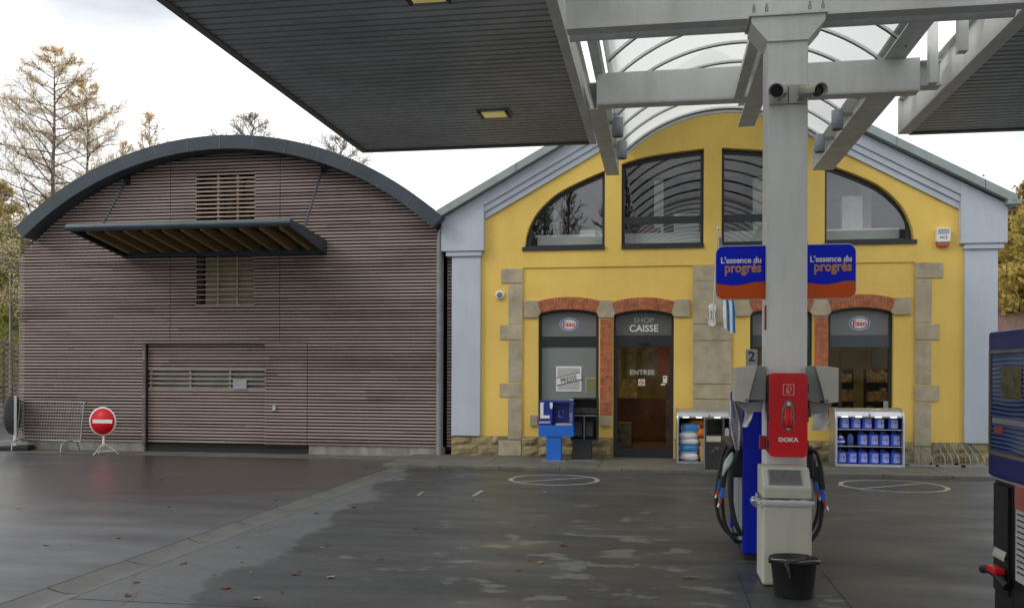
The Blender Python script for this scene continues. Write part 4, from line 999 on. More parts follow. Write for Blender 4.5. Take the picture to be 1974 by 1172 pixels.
def sticker(mb_name, px, py, wd, ht, mt): 
    c_ = F(px, py, YF+.16); return MB().bb(c_[0]-wd/2, c_[0]+wd/2, YF+.156, YF+.161, c_[1]-ht/2, c_[1]+ht/2).build(mb_name, mt, dr), c_
o_, c_ = sticker('pictogram_sticker', 1237, 737, .12, .12, 'paper')
rg = MB(); 
vs = []
for k_ in range(24):
    a = 2*math.pi*k_/24
    for r_ in (.05, .037): vs.append((c_[0]+r_*math.cos(a), YF+.154, c_[1]+r_*math.sin(a)))
rg.add(vs, [(2*k_, 2*((k_+1) % 24), 2*((k_+1) % 24)+1, 2*k_+1) for k_ in range(24)])
rg.box((c_[0], YF+.1535, c_[1]), (.085, .001, .012), rot=Matrix.Rotation(R(45), 3, 'Y')); rg.build('prohibition_ring', 'signred', o_)
MB().bb(c_[0]-.02, c_[0]+.02, YF+.1548, YF+.1555, c_[1]-.012, c_[1]+.012).build('pictogram', 'black', o_)
o_, c_ = sticker('notice_sticker', 1282, 731, .075, .13, 'paper')
MB().prism([(c_[0]-.02, c_[1]+.05), (c_[0]-.02, c_[1]+.01), (c_[0]+.02, c_[1]+.03)], YF+.153, YF+.1555).build('arrow_mark', 'black', o_)
o_, c_ = sticker('notice_sticker', 1278, 741, .08, .03, 'paper')
# round lamp and siren on the wall
c_ = F(964, 569); wl = thing('wall_lamp', 'small round white bulkhead lamp on the yellow wall near the left corner stones', 'wall lamp', (c_[0], YF, c_[1]))
MB().lathe((c_[0], YF-.06, c_[1]), [(.06, 0), (.082, .012), (.085, .058)], 24, 'y').build('housing', 'white', wl)
MB().lathe((c_[0], YF-.066, c_[1]), [(.0, 0), (.05, .003), (.058, .007)], 24, 'y', cap=False).build('cover', 'greypanel', wl)
c_ = F(1816, 459); sr = thing('alarm_siren', 'white alarm siren box with an orange lower lamp on the yellow wall', 'alarm', (c_[0], YF, c_[1]))
MB().prism(rrect(c_[0]-.115, c_[0]+.115, c_[1]-.08, c_[1]+.165, .03), YF-.09, YF-.001).build('housing', 'white', sr, bevel=.008)
MB().prism([(c_[0]-.11, c_[1]-.083), (c_[0]+.11, c_[1]-.083), (c_[0]+.085, c_[1]-.15), (c_[0]-.085, c_[1]-.15)], YF-.08, YF-.001).build('flash_lamp', mat('orange_lens', (.42, .10, .03), .3), sr)
MB().prism(rrect(c_[0]-.09, c_[0]+.09, c_[1]+.06, c_[1]+.145, .02), YF-.095, YF-.091).build('cover_panel', mat('siren_grey', (.36, .38, .38), .4), sr)
text('∞3', .09, (c_[0], c_[1]-.03, YF-.092), '-Y', 'black', 'lettering', sr, 'CENTER', .001)

# flag on its bracket
fb = F(1373, 607)
fg = thing('flag', 'light blue and white flag hanging from a slanted pole on the stone pilaster', 'flag', (fb[0], YF, fb[1]))
tip = onY(1385, 440, 15.7)
bs = Vector((fb[0], YF-.05, fb[1]-.12))
MB().tube([bs, tip], .013, 8).lathe(tip, [(.0, -.03), (.03, -.015), (.03, .015), (.0, .03)], 12).build('pole', 'white', fg)
q = MB()
for dz in (-.15, .13): q.lathe((fb[0], YF-.03, fb[1]+dz), [(.06, 0), (.07, .012)], 14, 'y')
for s_ in (-1, 1): q.tube([(fb[0]+s_*.06, YF-.03, fb[1]-.13), (fb[0]+s_*.035, YF-.03, fb[1]), (fb[0]+s_*.06, YF-.03, fb[1]+.12)], .012, 6)
q.build('bracket', 'white', fg)
q = MB(); q.smooth = True
nu, nv = 24, 16; f0 = bs.lerp(tip, .98); f1 = bs.lerp(tip, .30)
vs = []
for iv_ in range(nv+1):
    for iu in range(nu+1):
        u = iu/nu; v = iv_/nv
        top = f0.lerp(f1, u*.9); zz = top.z-v*1.55*(1-.28*u)
        vs.append((top.x+.02+.30*v*(1-.4*u)+.035*math.sin(u*20+v*3), top.y+.06*math.sin(u*17+1), max(zz, 2.33) if False else zz))
q.add(vs, [])
for iv_ in range(nv):
    for iu in range(nu):
        q.m(0 if (iu//3) % 2 else 1); k0 = iv_*(nu+1)+iu; q.f.append([k0, k0+1, k0+nu+2, k0+nu+1]); q.mi.append(q.cur); q.sm.append(True)
# the cloth hangs low and is bunched: use a narrow draped strip instead of the full sheet
q = MB(); q.smooth = True; vs = []
for iv_ in range(nv+1):
    v = iv_/nv; z = tip.z-.15-(tip.z-.15-2.36)*v
    for iu in range(nu+1):
        u = iu/nu; wd = .03+.17*min(1, v*1.3)
        xx = tip.x+.01+(.10*v)+wd*u; yy = 15.72+.12*v+.035*math.sin(u*14+v*2)
        vs.append((xx, yy, z-(.10*u if v > .9 else 0)+.02*math.sin(u*9)))
q.add(vs, [])
for iv_ in range(nv):
    for iu in range(nu):
        st = (u := (iu+iv_*.5)/6.0); q.cur = int(st) % 2; k0 = iv_*(nu+1)+iu; q.f.append([k0, k0+1, k0+nu+2, k0+nu+1]); q.mi.append(q.cur); q.sm.append(True)
q.build('cloth', ['blue_flag', 'white_cloth'], fg)

# ================================================================== CANOPY
ZB = 4.5; canopy = thing('forecourt_canopy', 'steel forecourt canopy with ribbed grey soffits and a translucent barrel vault between them', 'canopy', (1.0, 7.7, 0))
XGL0, XGL1, XGR0, XGR1 = -.79, -.60, 2.14, 2.43
def ibeam_y(x0, x1, y0, y1, z0, h_, tw_=.014, parent=None, nm='beam', mt='steel'):
    xm = (x0+x1)/2
    return MB().bb(x0, x1, y0, y1, z0, z0+tw_).bb(x0, x1, y0, y1, z0+h_-tw_, z0+h_).bb(xm-.006, xm+.006, y0, y1, z0+tw_, z0+h_-tw_).build(nm, mt, parent)
def ibeam_x(x0, x1, y0, y1, z0, h_, tw_=.014, parent=None, nm='beam', mt='steel'):
    ym = (y0+y1)/2
    return MB().bb(x0, x1, y0, y1, z0, z0+tw_).bb(x0, x1, y0, y1, z0+h_-tw_, z0+h_).bb(x0, x1, ym-.006, ym+.006, z0+tw_, z0+h_-tw_).build(nm, mt, parent)
YB = -3.0
ibeam_y(XGL0, XGL1, 9.985, 13.32, ZB+.004, .30, parent=canopy, nm='girder'); ibeam_y(XGR0, XGR1, 9.985, 13.42, ZB+.004, .30, parent=canopy, nm='girder')
ZU = ZB+.345; GR0, GR1 = onZ(1700, 119, ZU).x, onZ(1742, 118, ZU).x; GL0, GL1 = onZ(1138, 110, ZU).x, onZ(1157, 110, ZU).x
ibeam_y(GR0, GR1, 7.81, 13.40, ZU, .14, parent=canopy, nm='upper_girder'); ibeam_y(GL0, GL1, 7.81, 13.40, ZU, .14, parent=canopy, nm='upper_girder')
ibeam_y(GR0, GR1, YB, 7.59, ZU, .14, parent=canopy, nm='upper_girder'); ibeam_y(GL0, GL1, YB, 7.59, ZU, .14, parent=canopy, nm='upper_girder')
for xa, xb in ((XGL0, XGL1), (XGR0, XGR1)):
    MB().bb(xa, xb, 13.42 if xa > 0 else 13.32, (13.42 if xa > 0 else 13.32)+.012, ZB, ZB+.3).build('end_plate', 'steel', canopy)
# soffit fields
def soffit(x0, x1, y0, y1, nm):
    s_ = MB(); y = y0; 
    while y < y1-.01:
        s_.add([(x0, y, ZB+.058), (x1, y, ZB+.058), (x1, y+.026, ZB+.058), (x0, y+.026, ZB+.058), (x0, y+.032, ZB+.02), (x1, y+.032, ZB+.02), (x1, y+.114, ZB+.02), (x0, y+.114, ZB+.02), (x0, y+.12, ZB+.058), (x1, y+.12, ZB+.058)],
               [(0, 1, 2, 3), (3, 2, 5, 4), (4, 5, 6, 7), (7, 6, 9, 8)]); s_.mi[-4] = 1; y += .12
    o = s_.build('soffit', ['soffit', 'soffit_gap'], canopy)
    MB().bb(x0, x1, y0, y1, ZB+.06, ZB+.42).build('roof_deck', mat('deck_'+nm, (.3, .3, .3), .7), o)
    return o
soffit(-3.83, -.89, YB, 11.42, 'a'); soffit(2.98, 7.4, YB, 11.55, 'b')
# fascias round the soffits
MB().bb(-3.90, -3.83, YB, 11.49, ZB, ZB+.42).bb(-3.83, -.89, 11.42, 11.49, ZB, ZB+.42).build('fascia', mat('grey_fascia', (.15, .15, .14), .5), canopy)
ibeam_y(-.89, -.80, YB, 11.48, ZB, .43, parent=canopy, nm='edge_beam')
eb = MB().bb(2.84, 2.98, YB, 11.55, ZB, ZB+.014).bb(2.84, 2.98, YB, 11.55, ZB+.42, ZB+.434).bb(2.90, 2.912, YB, 11.55, ZB+.014, ZB+.42).bb(2.84, 2.98, 11.55, 11.562, ZB, ZB+.434)
eb.build('edge_beam', 'steel', canopy)
MB().bb(2.98, 7.4, 11.55, 11.62, ZB, ZB+.42).bb(7.4, 7.47, YB, 11.62, ZB, ZB+.42).build('fascia', mat('grey_fascia_b', (.15, .15, .14), .5), canopy)
# cross beams
ibeam_x(-.68, 2.62, 9.80, 9.98, ZB+.002, .34, parent=canopy, nm='cross_beam')
ibeam_x(2.63, 2.835, 9.80, 9.98, ZB+.05, .26, parent=canopy, nm='cross_beam')
q = MB().bb(-.68, 2.62, 9.795, 9.80, ZB+.016, ZB+.33); q.build('web_plate', 'steel', canopy)
cb1 = MB().bb(-.79, 2.84, 7.60, 7.74, ZB+.0, ZB+.02).bb(-.79, 2.84, 7.61, 7.62, ZB+.02, ZB+.46).bb(-.79, 2.84, 7.60, 7.74, ZB+.46, ZB+.48)
cb1.build('cross_beam', 'steel', canopy)
MB().tube([(-.78, 7.81, ZB+.022), (.86, 7.81, ZB+.022)], .055, 14).build('drain_pipe', 'steel', canopy)
MB().tube([(1.15, 7.81, ZB+.022), (2.80, 7.81, ZB+.022)], .055, 14).build('drain_pipe', 'steel', canopy)
# stub posts between right girder and edge beam
for y in (8.7, 9.60, 10.9): MB().bb(2.66, 2.74, y, y+.10, ZB+(.02 if y < 10 else .34), ZB+.62).build('stub_post', 'steel', canopy)
for y in (8.7, 10.9): MB().bb(2.64, 2.84, y+.03, y+.07, ZB+.345, ZB+.40).build('stub_arm', 'steel', canopy)
# column with haunch
CX0, CX1 = .85, 1.165; CYF = 7.52; CYB = 7.86
colm = MB().bb(CX0+.012, CX1-.012, CYF, CYF+.018, 0.01, ZB-.02).bb(CX0, CX0+.014, CYF+.004, CYB, 0.01, ZB-.02).bb(CX1-.014, CX1, CYF+.004, CYB, 0.01, ZB-.02).bb(CX0+.014, CX1-.014, CYB-.018, CYB, .01, ZB-.02).build('column', 'steel', canopy, bevel=.003)
hz0 = 4.27
for y0_ in (CYF-.006, CYB-.012):
    q = MB().prism([(CX0, hz0), (CX0-.13, ZB-.075), (CX0-.13, ZB-.03), (CX1+.13, ZB-.03), (CX1+.13, ZB-.075), (CX1, hz0)], y0_-.012, y0_)
    q.build('haunch_plate', 'steel', colm)
for s_, xx in ((-1, CX0), (1, CX1)):
    q = MB(); x0, x1 = xx, xx+s_*.13
    q.add([(x0, CYF-.002, hz0), (x1, CYF-.002, ZB-.08), (x1, CYB-.02, ZB-.08), (x0, CYB-.02, hz0), (x0, CYF-.002, hz0+.016), (x1, CYF-.002, ZB-.064), (x1, CYB-.02, ZB-.064), (x0, CYB-.02, hz0+.016)], [(0, 1, 2, 3), (4, 5, 6, 7), (0, 1, 5, 4), (1, 2, 6, 5), (2, 3, 7, 6), (3, 0, 4, 7)])
    q.build('haunch_flange', 'steel', colm)
q = MB().bb(CX0-.15, CX1+.15, CYF-.04, CYB+.02, ZB-.028, ZB-.002)
q.build('head_plate', 'steel', colm, bevel=.002)
for xx in (CX0-.11, CX0-.01, CX1+.01, CX1+.11): MB().lathe((xx, CYF+.06-.07, ZB+.0), [(.014, 0), (.014, .045), (.009, .046), (.009, .075)], 8).build('bolt', 'galv', colm)
jb = MB().lathe((1.03, 7.615, ZB+.14), [(.12, 0), (.12, .03), (.10, .035)], 20, 'y'); jb.build('round_cover', mat('olive_cover', (.20, .18, .09), .6), canopy)
# central beam running back from the column
ibeam_y(.90, 1.09, CYB+.02, 10.95, ZB+.006, .26, parent=canopy, nm='central_beam')
MB().bb(.76, .86, CYB+.06, 9.79, ZB-.01, ZB+.05).build('cable_duct', 'steel', canopy)
MB().lathe((.81, 9.795, ZB+.01), [(.045, -.03), (.045, 0)], 12, 'y').build('duct_end', 'steel', canopy)
# barrel vault
VX0, VX1 = -.56, 2.42; vc = (VX0+VX1)/2; vh = (VX1-VX0)/2; vr = .60; VR = (vh*vh+vr*vr)/(2*vr); VZ = 4.86
def va(t, off=0): 
    am = math.asin(vh/VR); a = -am+2*am*t; return (vc+(VR+off)*math.sin(a), VZ+vr-VR+(VR+off)*math.cos(a))
ys = [13.40-.66*i for i in range(24)]
NV = 28
v_ = MB(); v_.smooth = True
for i in range(len(ys)-1):
    y1_, y0_ = ys[i]-.0, ys[i+1]
    vs = []
    for yy in (y1_, y0_):
        for k_ in range(NV+1): p = va(k_/NV); vs.append((p[0], yy, p[1]))
    v_.add(vs, [(k_, k_+1, NV+2+k_, NV+1+k_) for k_ in range(NV)])
vault = v_.build('vault_glazing', 'opal', canopy)
for i, yy in enumerate(ys):
    r_ = MB(); wd = .016
    for k_ in range(NV):
        for (o0, o1, ya, yb_, mi_) in ((-.030, -.004, yy-wd*1.6, yy+wd*1.6, 0), (-.040, -.0305, yy-.006, yy+.006, 1)):
            p0, p1, p2, p3 = va(k_/NV, o0), va((k_+1)/NV, o0), va((k_+1)/NV, o1), va(k_/NV, o1)
            r_.m(mi_).add([(p0[0], ya, p0[1]), (p1[0], ya, p1[1]), (p2[0], ya, p2[1]), (p3[0], ya, p3[1]), (p0[0], yb_, p0[1]), (p1[0], yb_, p1[1]), (p2[0], yb_, p2[1]), (p3[0], yb_, p3[1])],
                          [(0, 1, 2, 3), (4, 5, 6, 7), (0, 1, 5, 4), (3, 2, 6, 7)])
    r_.build('vault_rib', ['rib_white', 'zinc_dark'], vault)
# end ring: two concentric bands at the shop end
for o0, o1, dy in ((-.075, .0, .05), (-.0, .09, .03)):
    r_ = MB()
    for k_ in range(NV):
        p0, p1, p2, p3 = va(k_/NV, o0), va((k_+1)/NV, o0), va((k_+1)/NV, o1), va(k_/NV, o1)
        r_.add([(p0[0], 13.40+.03, p0[1]), (p1[0], 13.43, p1[1]), (p2[0], 13.43, p2[1]), (p3[0], 13.43, p3[1]), (p0[0], 13.43+dy, p0[1]), (p1[0], 13.43+dy, p1[1]), (p2[0], 13.43+dy, p2[1]), (p3[0], 13.43+dy, p3[1])],
               [(0, 1, 2, 3), (4, 5, 6, 7), (0, 1, 5, 4), (3, 2, 6, 7)])
    r_.build('vault_end_ring', 'white', vault)
for xx in (VX0-.03, VX1-.03): MB().bb(xx, xx+.06, YB, 13.4, ZU+.144, VZ+.14).build('vault_sill', 'steel', vault)
# added glazed link, shaped for shade on the gable and ribs mirrored in windows
lk = MB(); lk.smooth = True; n_l = 8
def lkp(t, u, off=0):
    k_ = 1+u*.275; p = va(t, off); return (vc+(p[0]-vc)*k_+u*.24, 13.47+u*3.12, 1.6+(p[1]-1.6)*k_+.03*u)
lk.add([lkp(k_/NV, j_/n_l, -.03) for j_ in range(n_l+1) for k_ in range(NV+1)], [(j_*(NV+1)+k_, j_*(NV+1)+k_+1, (j_+1)*(NV+1)+k_+1, (j_+1)*(NV+1)+k_) for j_ in range(n_l) for k_ in range(NV)])
link = lk.build('link_glazing', 'opal', canopy)
for j_ in range(1, 9):
    u = j_/8.4; MB().tube([lkp(k_/NV, u, -.065) for k_ in range(NV+1)], .022, 6).build('link_rib', 'zinc_dark', link)
# second column behind the viewpoint
c2 = MB().bb(CX0, CX1, -1.6, -1.25, .01, ZB-.03).build('rear_column', 'steel', canopy)

# ceiling lights
def ceil_light(px, py, label):
    c_ = onZ(px, py, ZB+.015); t_ = thing('ceiling_light', label, 'light', (c_.x, c_.y, ZB), 0, 'recessed lights in the left soffit')
    MB().bb(c_.x-.19, c_.x+.19, c_.y-.12, c_.y+.12, ZB+.0, ZB+.035).build('frame', 'galv', t_, bevel=.004)
    MB().bb(c_.x-.13, c_.x+.13, c_.y-.10, c_.y+.10, ZB-.012, ZB-.001).build('cover', 'lampglass', t_, bevel=.004)
    for s_ in (-1, 1): MB().bb(c_.x+s_*.155-.012, c_.x+s_*.155+.012, c_.y-.13, c_.y+.13, ZB-.02, ZB-.001).build('clip', 'black', t_)
ceil_light(953, 218, 'glowing yellowish square light in the ribbed soffit, nearer the building')
ceil_light(822, -11, 'square light in the ribbed soffit at the top edge, nearest the viewer')
# spotlights on the girders
spotmat = mat('blue_grey_lamp', (.34, .38, .42), .4)
def spot(px, py, side, desc):
    c_ = onZ(px, py, ZB-.04) if side < 0 else onZ(px, py, ZB-.0)
    if py < 200: c_ = onY(px, py, 10.12)
    t_ = thing('spotlight', desc, 'spotlight', (c_.x, c_.y, c_.z), 0, 'cylinder spotlights on the girders')
    MB().lathe((c_.x, c_.y, c_.z-.11), [(.058, 0), (.065, .004), (.065, .216), (.058, .22)], 20).build('housing', spotmat, t_, bevel=0)
    MB().lathe((c_.x, c_.y, c_.z-.1125), [(.0, 0), (.055, .001)], 20, cap=False).build('lens', 'black', t_)
    gx = XGL1 if side < 0 else XGR0
    q = MB().bb(min(gx+.004, c_.x+side*.05) if side < 0 else c_.x+.05, (c_.x-.05) if side < 0 else gx+.02, c_.y-.02, c_.y+.02, c_.z-.02+.06, c_.z+.08)
    q.build('arm', 'galv', t_)
spot(1199, 290, -1, 'grey cylinder spotlight under the left girder, the one nearest the yellow gable')
spot(1191, 246, -1, 'grey cylinder spotlight under the left girder, second from the yellow gable')
spot(1185, 186, -1, 'grey cylinder spotlight under the left girder, half hidden behind the cross beam')
spot(1580, 277, 1, 'grey cylinder spotlight on the right girder, the one nearest the yellow gable')
spot(1614, 232, 1, 'grey cylinder spotlight on the right girder, second from the yellow gable')
spot(1657, 168, 1, 'grey cylinder spotlight on the right girder, half hidden behind the cross beam')

# security cameras
for sgn, px, lab, dx_ in ((-1, 1502, 'left of the two cameras on the column', -.10), (1, 1561, 'right one of the pair on the column, turned aside', .30)):
    c_ = onY(px, 176, CYF-.16)
    t_ = thing('security_camera', 'grey bullet security camera, '+lab, 'security camera', (c_.x, CYF-.02, c_.z), 0, 'security cameras on the column')
    dr_ = Vector((-.28 if sgn < 0 else .42, -1, -.28)).normalized(); bk = Vector((c_.x-dr_.x*.09, c_.y-dr_.y*.09+.0, c_.z+.02)); ft = bk+dr_*.20
    MB().tube([bk, ft], .052, 18).build('housing', 'galv', t_)
    MB().tube([ft+dr_*.001, ft+dr_*.004], .046, 18).build('bezel', 'black', t_)
    MB().tube([ft+dr_*.005, ft+dr_*.016], .022, 14).build('lens', 'lens', t_)
    hd = MB(); n_ = 14; sx = dr_.cross(Vector((0, 0, 1))).normalized(); uz = sx.cross(dr_)
    vs = []
    for yy in (bk+dr_*.02, ft+dr_*.055):
        for r_ in (.056, .061):
            for k_ in range(n_+1):
                a = R(-20)+R(220)*k_/n_; vs.append(yy+(sx*math.cos(a)+uz*math.sin(a))*r_)
    m_ = n_+1; fs = []
    for k_ in range(n_): fs += [(k_, k_+1, 2*m_+k_+1, 2*m_+k_), (m_+k_, m_+k_+1, 3*m_+k_+1, 3*m_+k_), (k_, k_+1, m_+k_+1, m_+k_), (2*m_+k_, 2*m_+k_+1, 3*m_+k_+1, 3*m_+k_)]
    hd.smooth = True; hd.add(vs, fs).build('sun_shield', 'beige', t_)
    x0 = CX0+.012 if sgn < 0 else (CX0+CX1)/2+.004; x1 = (CX0+CX1)/2-.004 if sgn < 0 else CX1-.012
    MB().bb(x0, x1, CYF-.035, CYF-.003, F(1500, 203, CYF)[1], F(1500, 167, CYF)[1]).build('wall_box', 'beige', t_, bevel=.004)
    MB().tube([((x0+x1)/2, CYF-.03, c_.z-.03), (bk.x, bk.y+.02, bk.z-.02), bk], .013, 8).build('arm', 'galv', t_)

# sign boards on the column
def wave(x0, x1, z0, zb, amp, ph):
    out = []
    for k_ in range(17):
        t = k_/16; out.append((x0+(x1-x0)*t, zb+amp*math.sin(ph+t*6.0)*(.6+.4*t)))
    return out
def board(x0, x1, lab, left):
    yb0 = CYF+.10; z0, z1 = F(1500, 577, yb0)[1], F(1500, 472, yb0)[1]
    t_ = thing('sign_board', lab, 'sign', ((x0+x1)/2, yb0, z0), 0, 'advertising boards on the column')
    cn = (0, 1, 1, 0) if left else (1, 0, 0, 1)
    MB().prism(rrect(x0, x1, z0, z1, .07, 7, cn), yb0, yb0+.03).build('edge_frame', 'white', t_)
    e = .006
    a_ = rrect(x0+(e if left else 0), x1-(0 if left else e), z0+e, z1-e, .065, 7, cn)
    MB().prism(a_, yb0-.004, yb0-.0005).build('blue_panel', 'signblue', t_)
    wv = wave(x0+(e if left else 0), x1-(0 if left else e), z0, z0+.128, .017, 2.6)
    low = [p for p in a_ if p[1] < z0+.10]
    low.sort(key=lambda p: (p[0]))
    bot = [p for p in a_ if p[1] < z0+.08]; cxm = (x0+x1)/2
    bot.sort(key=lambda p: math.atan2(p[1]-(z0+.3), p[0]-cxm))
    MB().prism(bot+wv[::-1], yb0-.008, yb0-.0045).build('orange_panel', 'orange', t_)
    q = MB()
    for k_ in range(16):
        if 5 <= k_: continue
    text("L'essence du", .068, (x1-(.03 if left else .035), z0+.30, yb0-.006), '-Y', 'white', 'lettering', t_, 'RIGHT', .001, xs=.94, bold=.002)
    text('progrès', .112, (x1-(.03 if left else .035), z0+.225, yb0-.006), '-Y', 'orange_text', 'lettering', t_, 'RIGHT', .001, xs=.84, bold=.003)
board(onY(1379, 500, CYF+.1).x, CX0-.002, 'blue and orange advertising board on the left side of the column', True)
board(CX1+.002, onY(1651, 500, CYF+.1).x, 'blue and orange advertising board on the right side of the column', False)

# ================================================================== COLUMN FITTINGS
# paper towel dispensers
def dispenser(left):
    y0 = CYF-.02; px = (1415, 1475) if left else (1612, 1555)
    xo, xi = F(px[0], 740, y0)[0], F(px[1], 740, y0)[0]
    z1, z0 = F(1500, 704, y0)[1], F(1500, 776, y0)[1]
    lab = 'grey paper towel dispenser on the %s side of the column' % ('left' if left else 'right')
    t_ = thing('towel_dispenser', lab, 'dispenser', ((xo+xi)/2, y0, z0), 0, 'paper towel dispensers on the column')
    s_ = 1 if left else -1; xm = xo+s_*.175; xm2 = xo+s_*.10
    MB().prism([(xo, z0+.01), (xm2, z0), (xm, z1), (xo, z1-.02)], y0-.10, y0+.20).build('cover', 'beige', t_, bevel=.006)
    MB().prism([(xm2+s_*.003, z0+.02), (xi, z0+.02), (xi, z1-.01), (xm+s_*.003, z1-.005)], y0-.06, y0+.18).build('side_panel', 'beige_shade', t_, bevel=.004)
    MB().prism([(xo+s_*.03, z0-.004), (xi-s_*.01, z0+.018), (xi-s_*.03, z0-.075), (xo+s_*.09, z0-.075)], y0-.03, y0+.14).build('outlet', 'beige_shade', t_, bevel=.004)
    ts = MB(); ts.smooth = True; vs = []; n_ = 8
    xt = xo+s_*(.125 if left else .12)
    for k_ in range(n_+1):
        v = k_/n_; 
        for q_ in range(5):
            u = q_/4-.5; wd = (.07 if left else .11)*(1-.35*v if left else 1+.1*math.sin(3*v))
            vs.append((xt+u*wd-(s_*.035*v if left else .01*math.sin(9*v)), y0+.02+.02*math.sin(6*u+4*v), z0-.07-v*(.13 if left else .15)))
    ts.add(vs, [(k_*5+q_, k_*5+q_+1, k_*5+q_+6, k_*5+q_+5) for k_ in range(n_) for q_ in range(4)]); ts.build('paper_towel', 'paper', t_)
    MB().lathe((xm2-s_*.012, y0-.104, z0+.022), [(.008, 0), (.008, .004)], 10, 'y').build('lock', 'black', t_)
dispenser(True); dispenser(False)
# fire extinguisher cabinet
ey0 = CYF-.23; x0, x1 = F(1483, 800, ey0)[0], F(1557, 800, ey0)[0]; z1, z0 = F(1520, 719, ey0)[1], F(1520, 881, ey0)[1]
ex = thing('extinguisher_cabinet', 'red plastic fire extinguisher cabinet with an oval window on the column', 'fire extinguisher cabinet', ((x0+x1)/2, CYF, z0))
xc_, zc2 = (x0+x1)/2, (z0+z1)/2
ov = [(xc_+.0+.052*math.cos(2*math.pi*k_/28), zc2-.005+.125*math.sin(2*math.pi*k_/28)*(1 if True else 1)) for k_ in range(28)]
MB().plate(rrect(x0, x1, z0, z1, .035, 6), [ov], ey0, ey0+.03).build('door', 'red', ex, bevel=.008)
MB().prism(rrect(x0+.004, x1-.004, z0+.004, z1-.004, .035, 6), ey0+.031, CYF-.003).build('body', mat('dark_red_plastic', (.30, .006, .01), .35), ex, bevel=.006)
MB().prism([(p[0]*1.0, p[1]) for p in ov], ey0+.014, ey0+.016).build('window', glass_material('cabinet_window', (.8, .6, .6), .10, .1), ex)
MB().lathe((xc_, ey0+.026, zc2-.10), [(.0, 0), (.035, .0), (.038, .02), (.038, .13), (.018, .16), (.012, .19)], 16).build('extinguisher', 'red', ex)
MB().bb(xc_-.03, xc_+.03, ey0+.004, ey0+.006, zc2+.0, zc2+.012).bb(xc_-.032, xc_+.032, ey0+.004, ey0+.006, zc2-.03, zc2-.012).bb(xc_-.012, xc_+.012, ey0+.004, ey0+.006, zc2-.11, zc2-.085).bb(xc_-.01, xc_+.016, ey0+.004, ey0+.006, zc2+.075, zc2+.1).build('extinguisher_label', 'paper', ex)
zp = F(1520, 751, ey0)[1]
fr_ = MB()
for a_, b_, c__, d_ in ((-.042, .042, .038, .042), (-.042, .042, -.042, -.038), (-.042, -.038, -.038, .038), (.038, .042, -.038, .038)): fr_.bb(xc_+a_, xc_+b_, ey0-.002, ey0-.0003, zp+c__, zp+d_)
fr_.tube([(xc_-.012, ey0-.001, zp-.028), (xc_-.014, ey0-.001, zp+.012), (xc_-.002, ey0-.001, zp+.026), (xc_+.012, ey0-.001, zp+.024), (xc_+.022, ey0-.001, zp+.008), (xc_+.012, ey0-.001, zp-.012), (xc_+.002, ey0-.001, zp-.028)], .0025, 4)
fr_.tube([(xc_-.004, ey0-.001, zp-.028), (xc_-.004, ey0-.001, zp+.008)], .004, 4)
fr_.build('pictogram', mat('pale_red_print', (.75, .55, .5), .5), ex)
text('DOKA', .044, (xc_, F(1520, 851, ey0)[1], ey0-.0015), '-Y', 'paper', 'lettering', ex, 'CENTER', .001, xs=1.15, bold=.002)
for s_, xx in ((-1, x0), (1, x1)):
    for zz in (z1-.12, zc2-.02, z0+.10): MB().bb(xx-.010, xx+.010, ey0+.01, ey0+.06, zz-.03, zz+.03).build('hinge', 'black', ex)
# small red reflector brackets
a_ = F(1468, 852, CYF+.05); MB().bb(a_[0]-.02, CX0-.002, CYF, CYF+.06, a_[1]-.055, a_[1]+.055).build('red_bracket', mat('dull_red', (.30, .02, .03), .5), None, bevel=.004, label='small dull red plastic bracket low on the left side of the column', cat='bracket')
a_ = F(1476, 612, CYF); MB().bb(CX0-.014, CX0-.002, CYF+.01, CYF+.05, a_[1]-.10, a_[1]+.10).build('red_reflector_strip', mat('dull_red2', (.25, .05, .04), .5), None, label='thin red vertical strip on the left edge of the column below the board', cat='reflector')

# waste bin in front of the column
bx0, bx1 = .765, 1.125; by0, by1 = 7.0, 7.40; zt_ = .875
wb = thing('forecourt_bin', 'tall beige metal waste bin with a bag rim at the foot of the column', 'bin', ((bx0+bx1)/2, 7.2, 0))
MB().bb(bx0, bx1, by0, by1, .01, .645).build('body', 'beige', wb, bevel=.02)
hd = MB().prism([(by0, .66), (by0, .745), (by0+.13, .885), (by1, .885), (by1, .66)], bx0+.004, bx1-.004, 'x').build('hood', 'beige', wb, bevel=.012)
# tray set in the sloping top
nrm = Vector((0, -.14, .13)).normalized(); mid = Vector(((bx0+bx1)/2-.01, by0+.062, .815))
rotx = Matrix.Rotation(math.atan2(.14, .13), 3, 'X')
MB().box(mid+nrm*.006, (.245, .135, .012), rot=rotx).build('tray_frame', 'beige_shade', hd)
MB().box(mid+nrm*.0135, (.225, .118, .004), rot=rotx).build('tray', 'screen', hd)
bg_ = MB(); bg_.smooth = True; n_ = 40; vs = []
per = []
for k_ in range(n_):
    t = k_/n_*4; s_ = int(t); u = t-s_; e = .012
    per.append([(bx0-e+(bx1-bx0+2*e)*u, by0-e), (bx1+e, by0-e+(by1-by0+2*e)*u), (bx1+e-(bx1-bx0+2*e)*u, by1+e), (bx0-e, by1+e-(by1-by0+2*e)*u)][s_])
for zz, g_ in ((.656, .0), (.650, .004), (.628, .005), (.612, .0)):
    for k_, p in enumerate(per): vs.append((p[0]+random.uniform(-.004, .004), p[1]-(g_ if p[1] < 7.1 else 0)+random.uniform(-.004, .004), zz+random.uniform(-.005, .005)))
bg_.add(vs, [(r_*n_+k_, r_*n_+(k_+1) % n_, (r_+1)*n_+(k_+1) % n_, (r_+1)*n_+k_) for r_ in range(3) for k_ in range(n_)])
bagmat = glass_material('bag_film', (.86, .87, .88), .28, .3, fk=.5); bag = bg_.build('bin_bag', 'plastic_bag', wb)
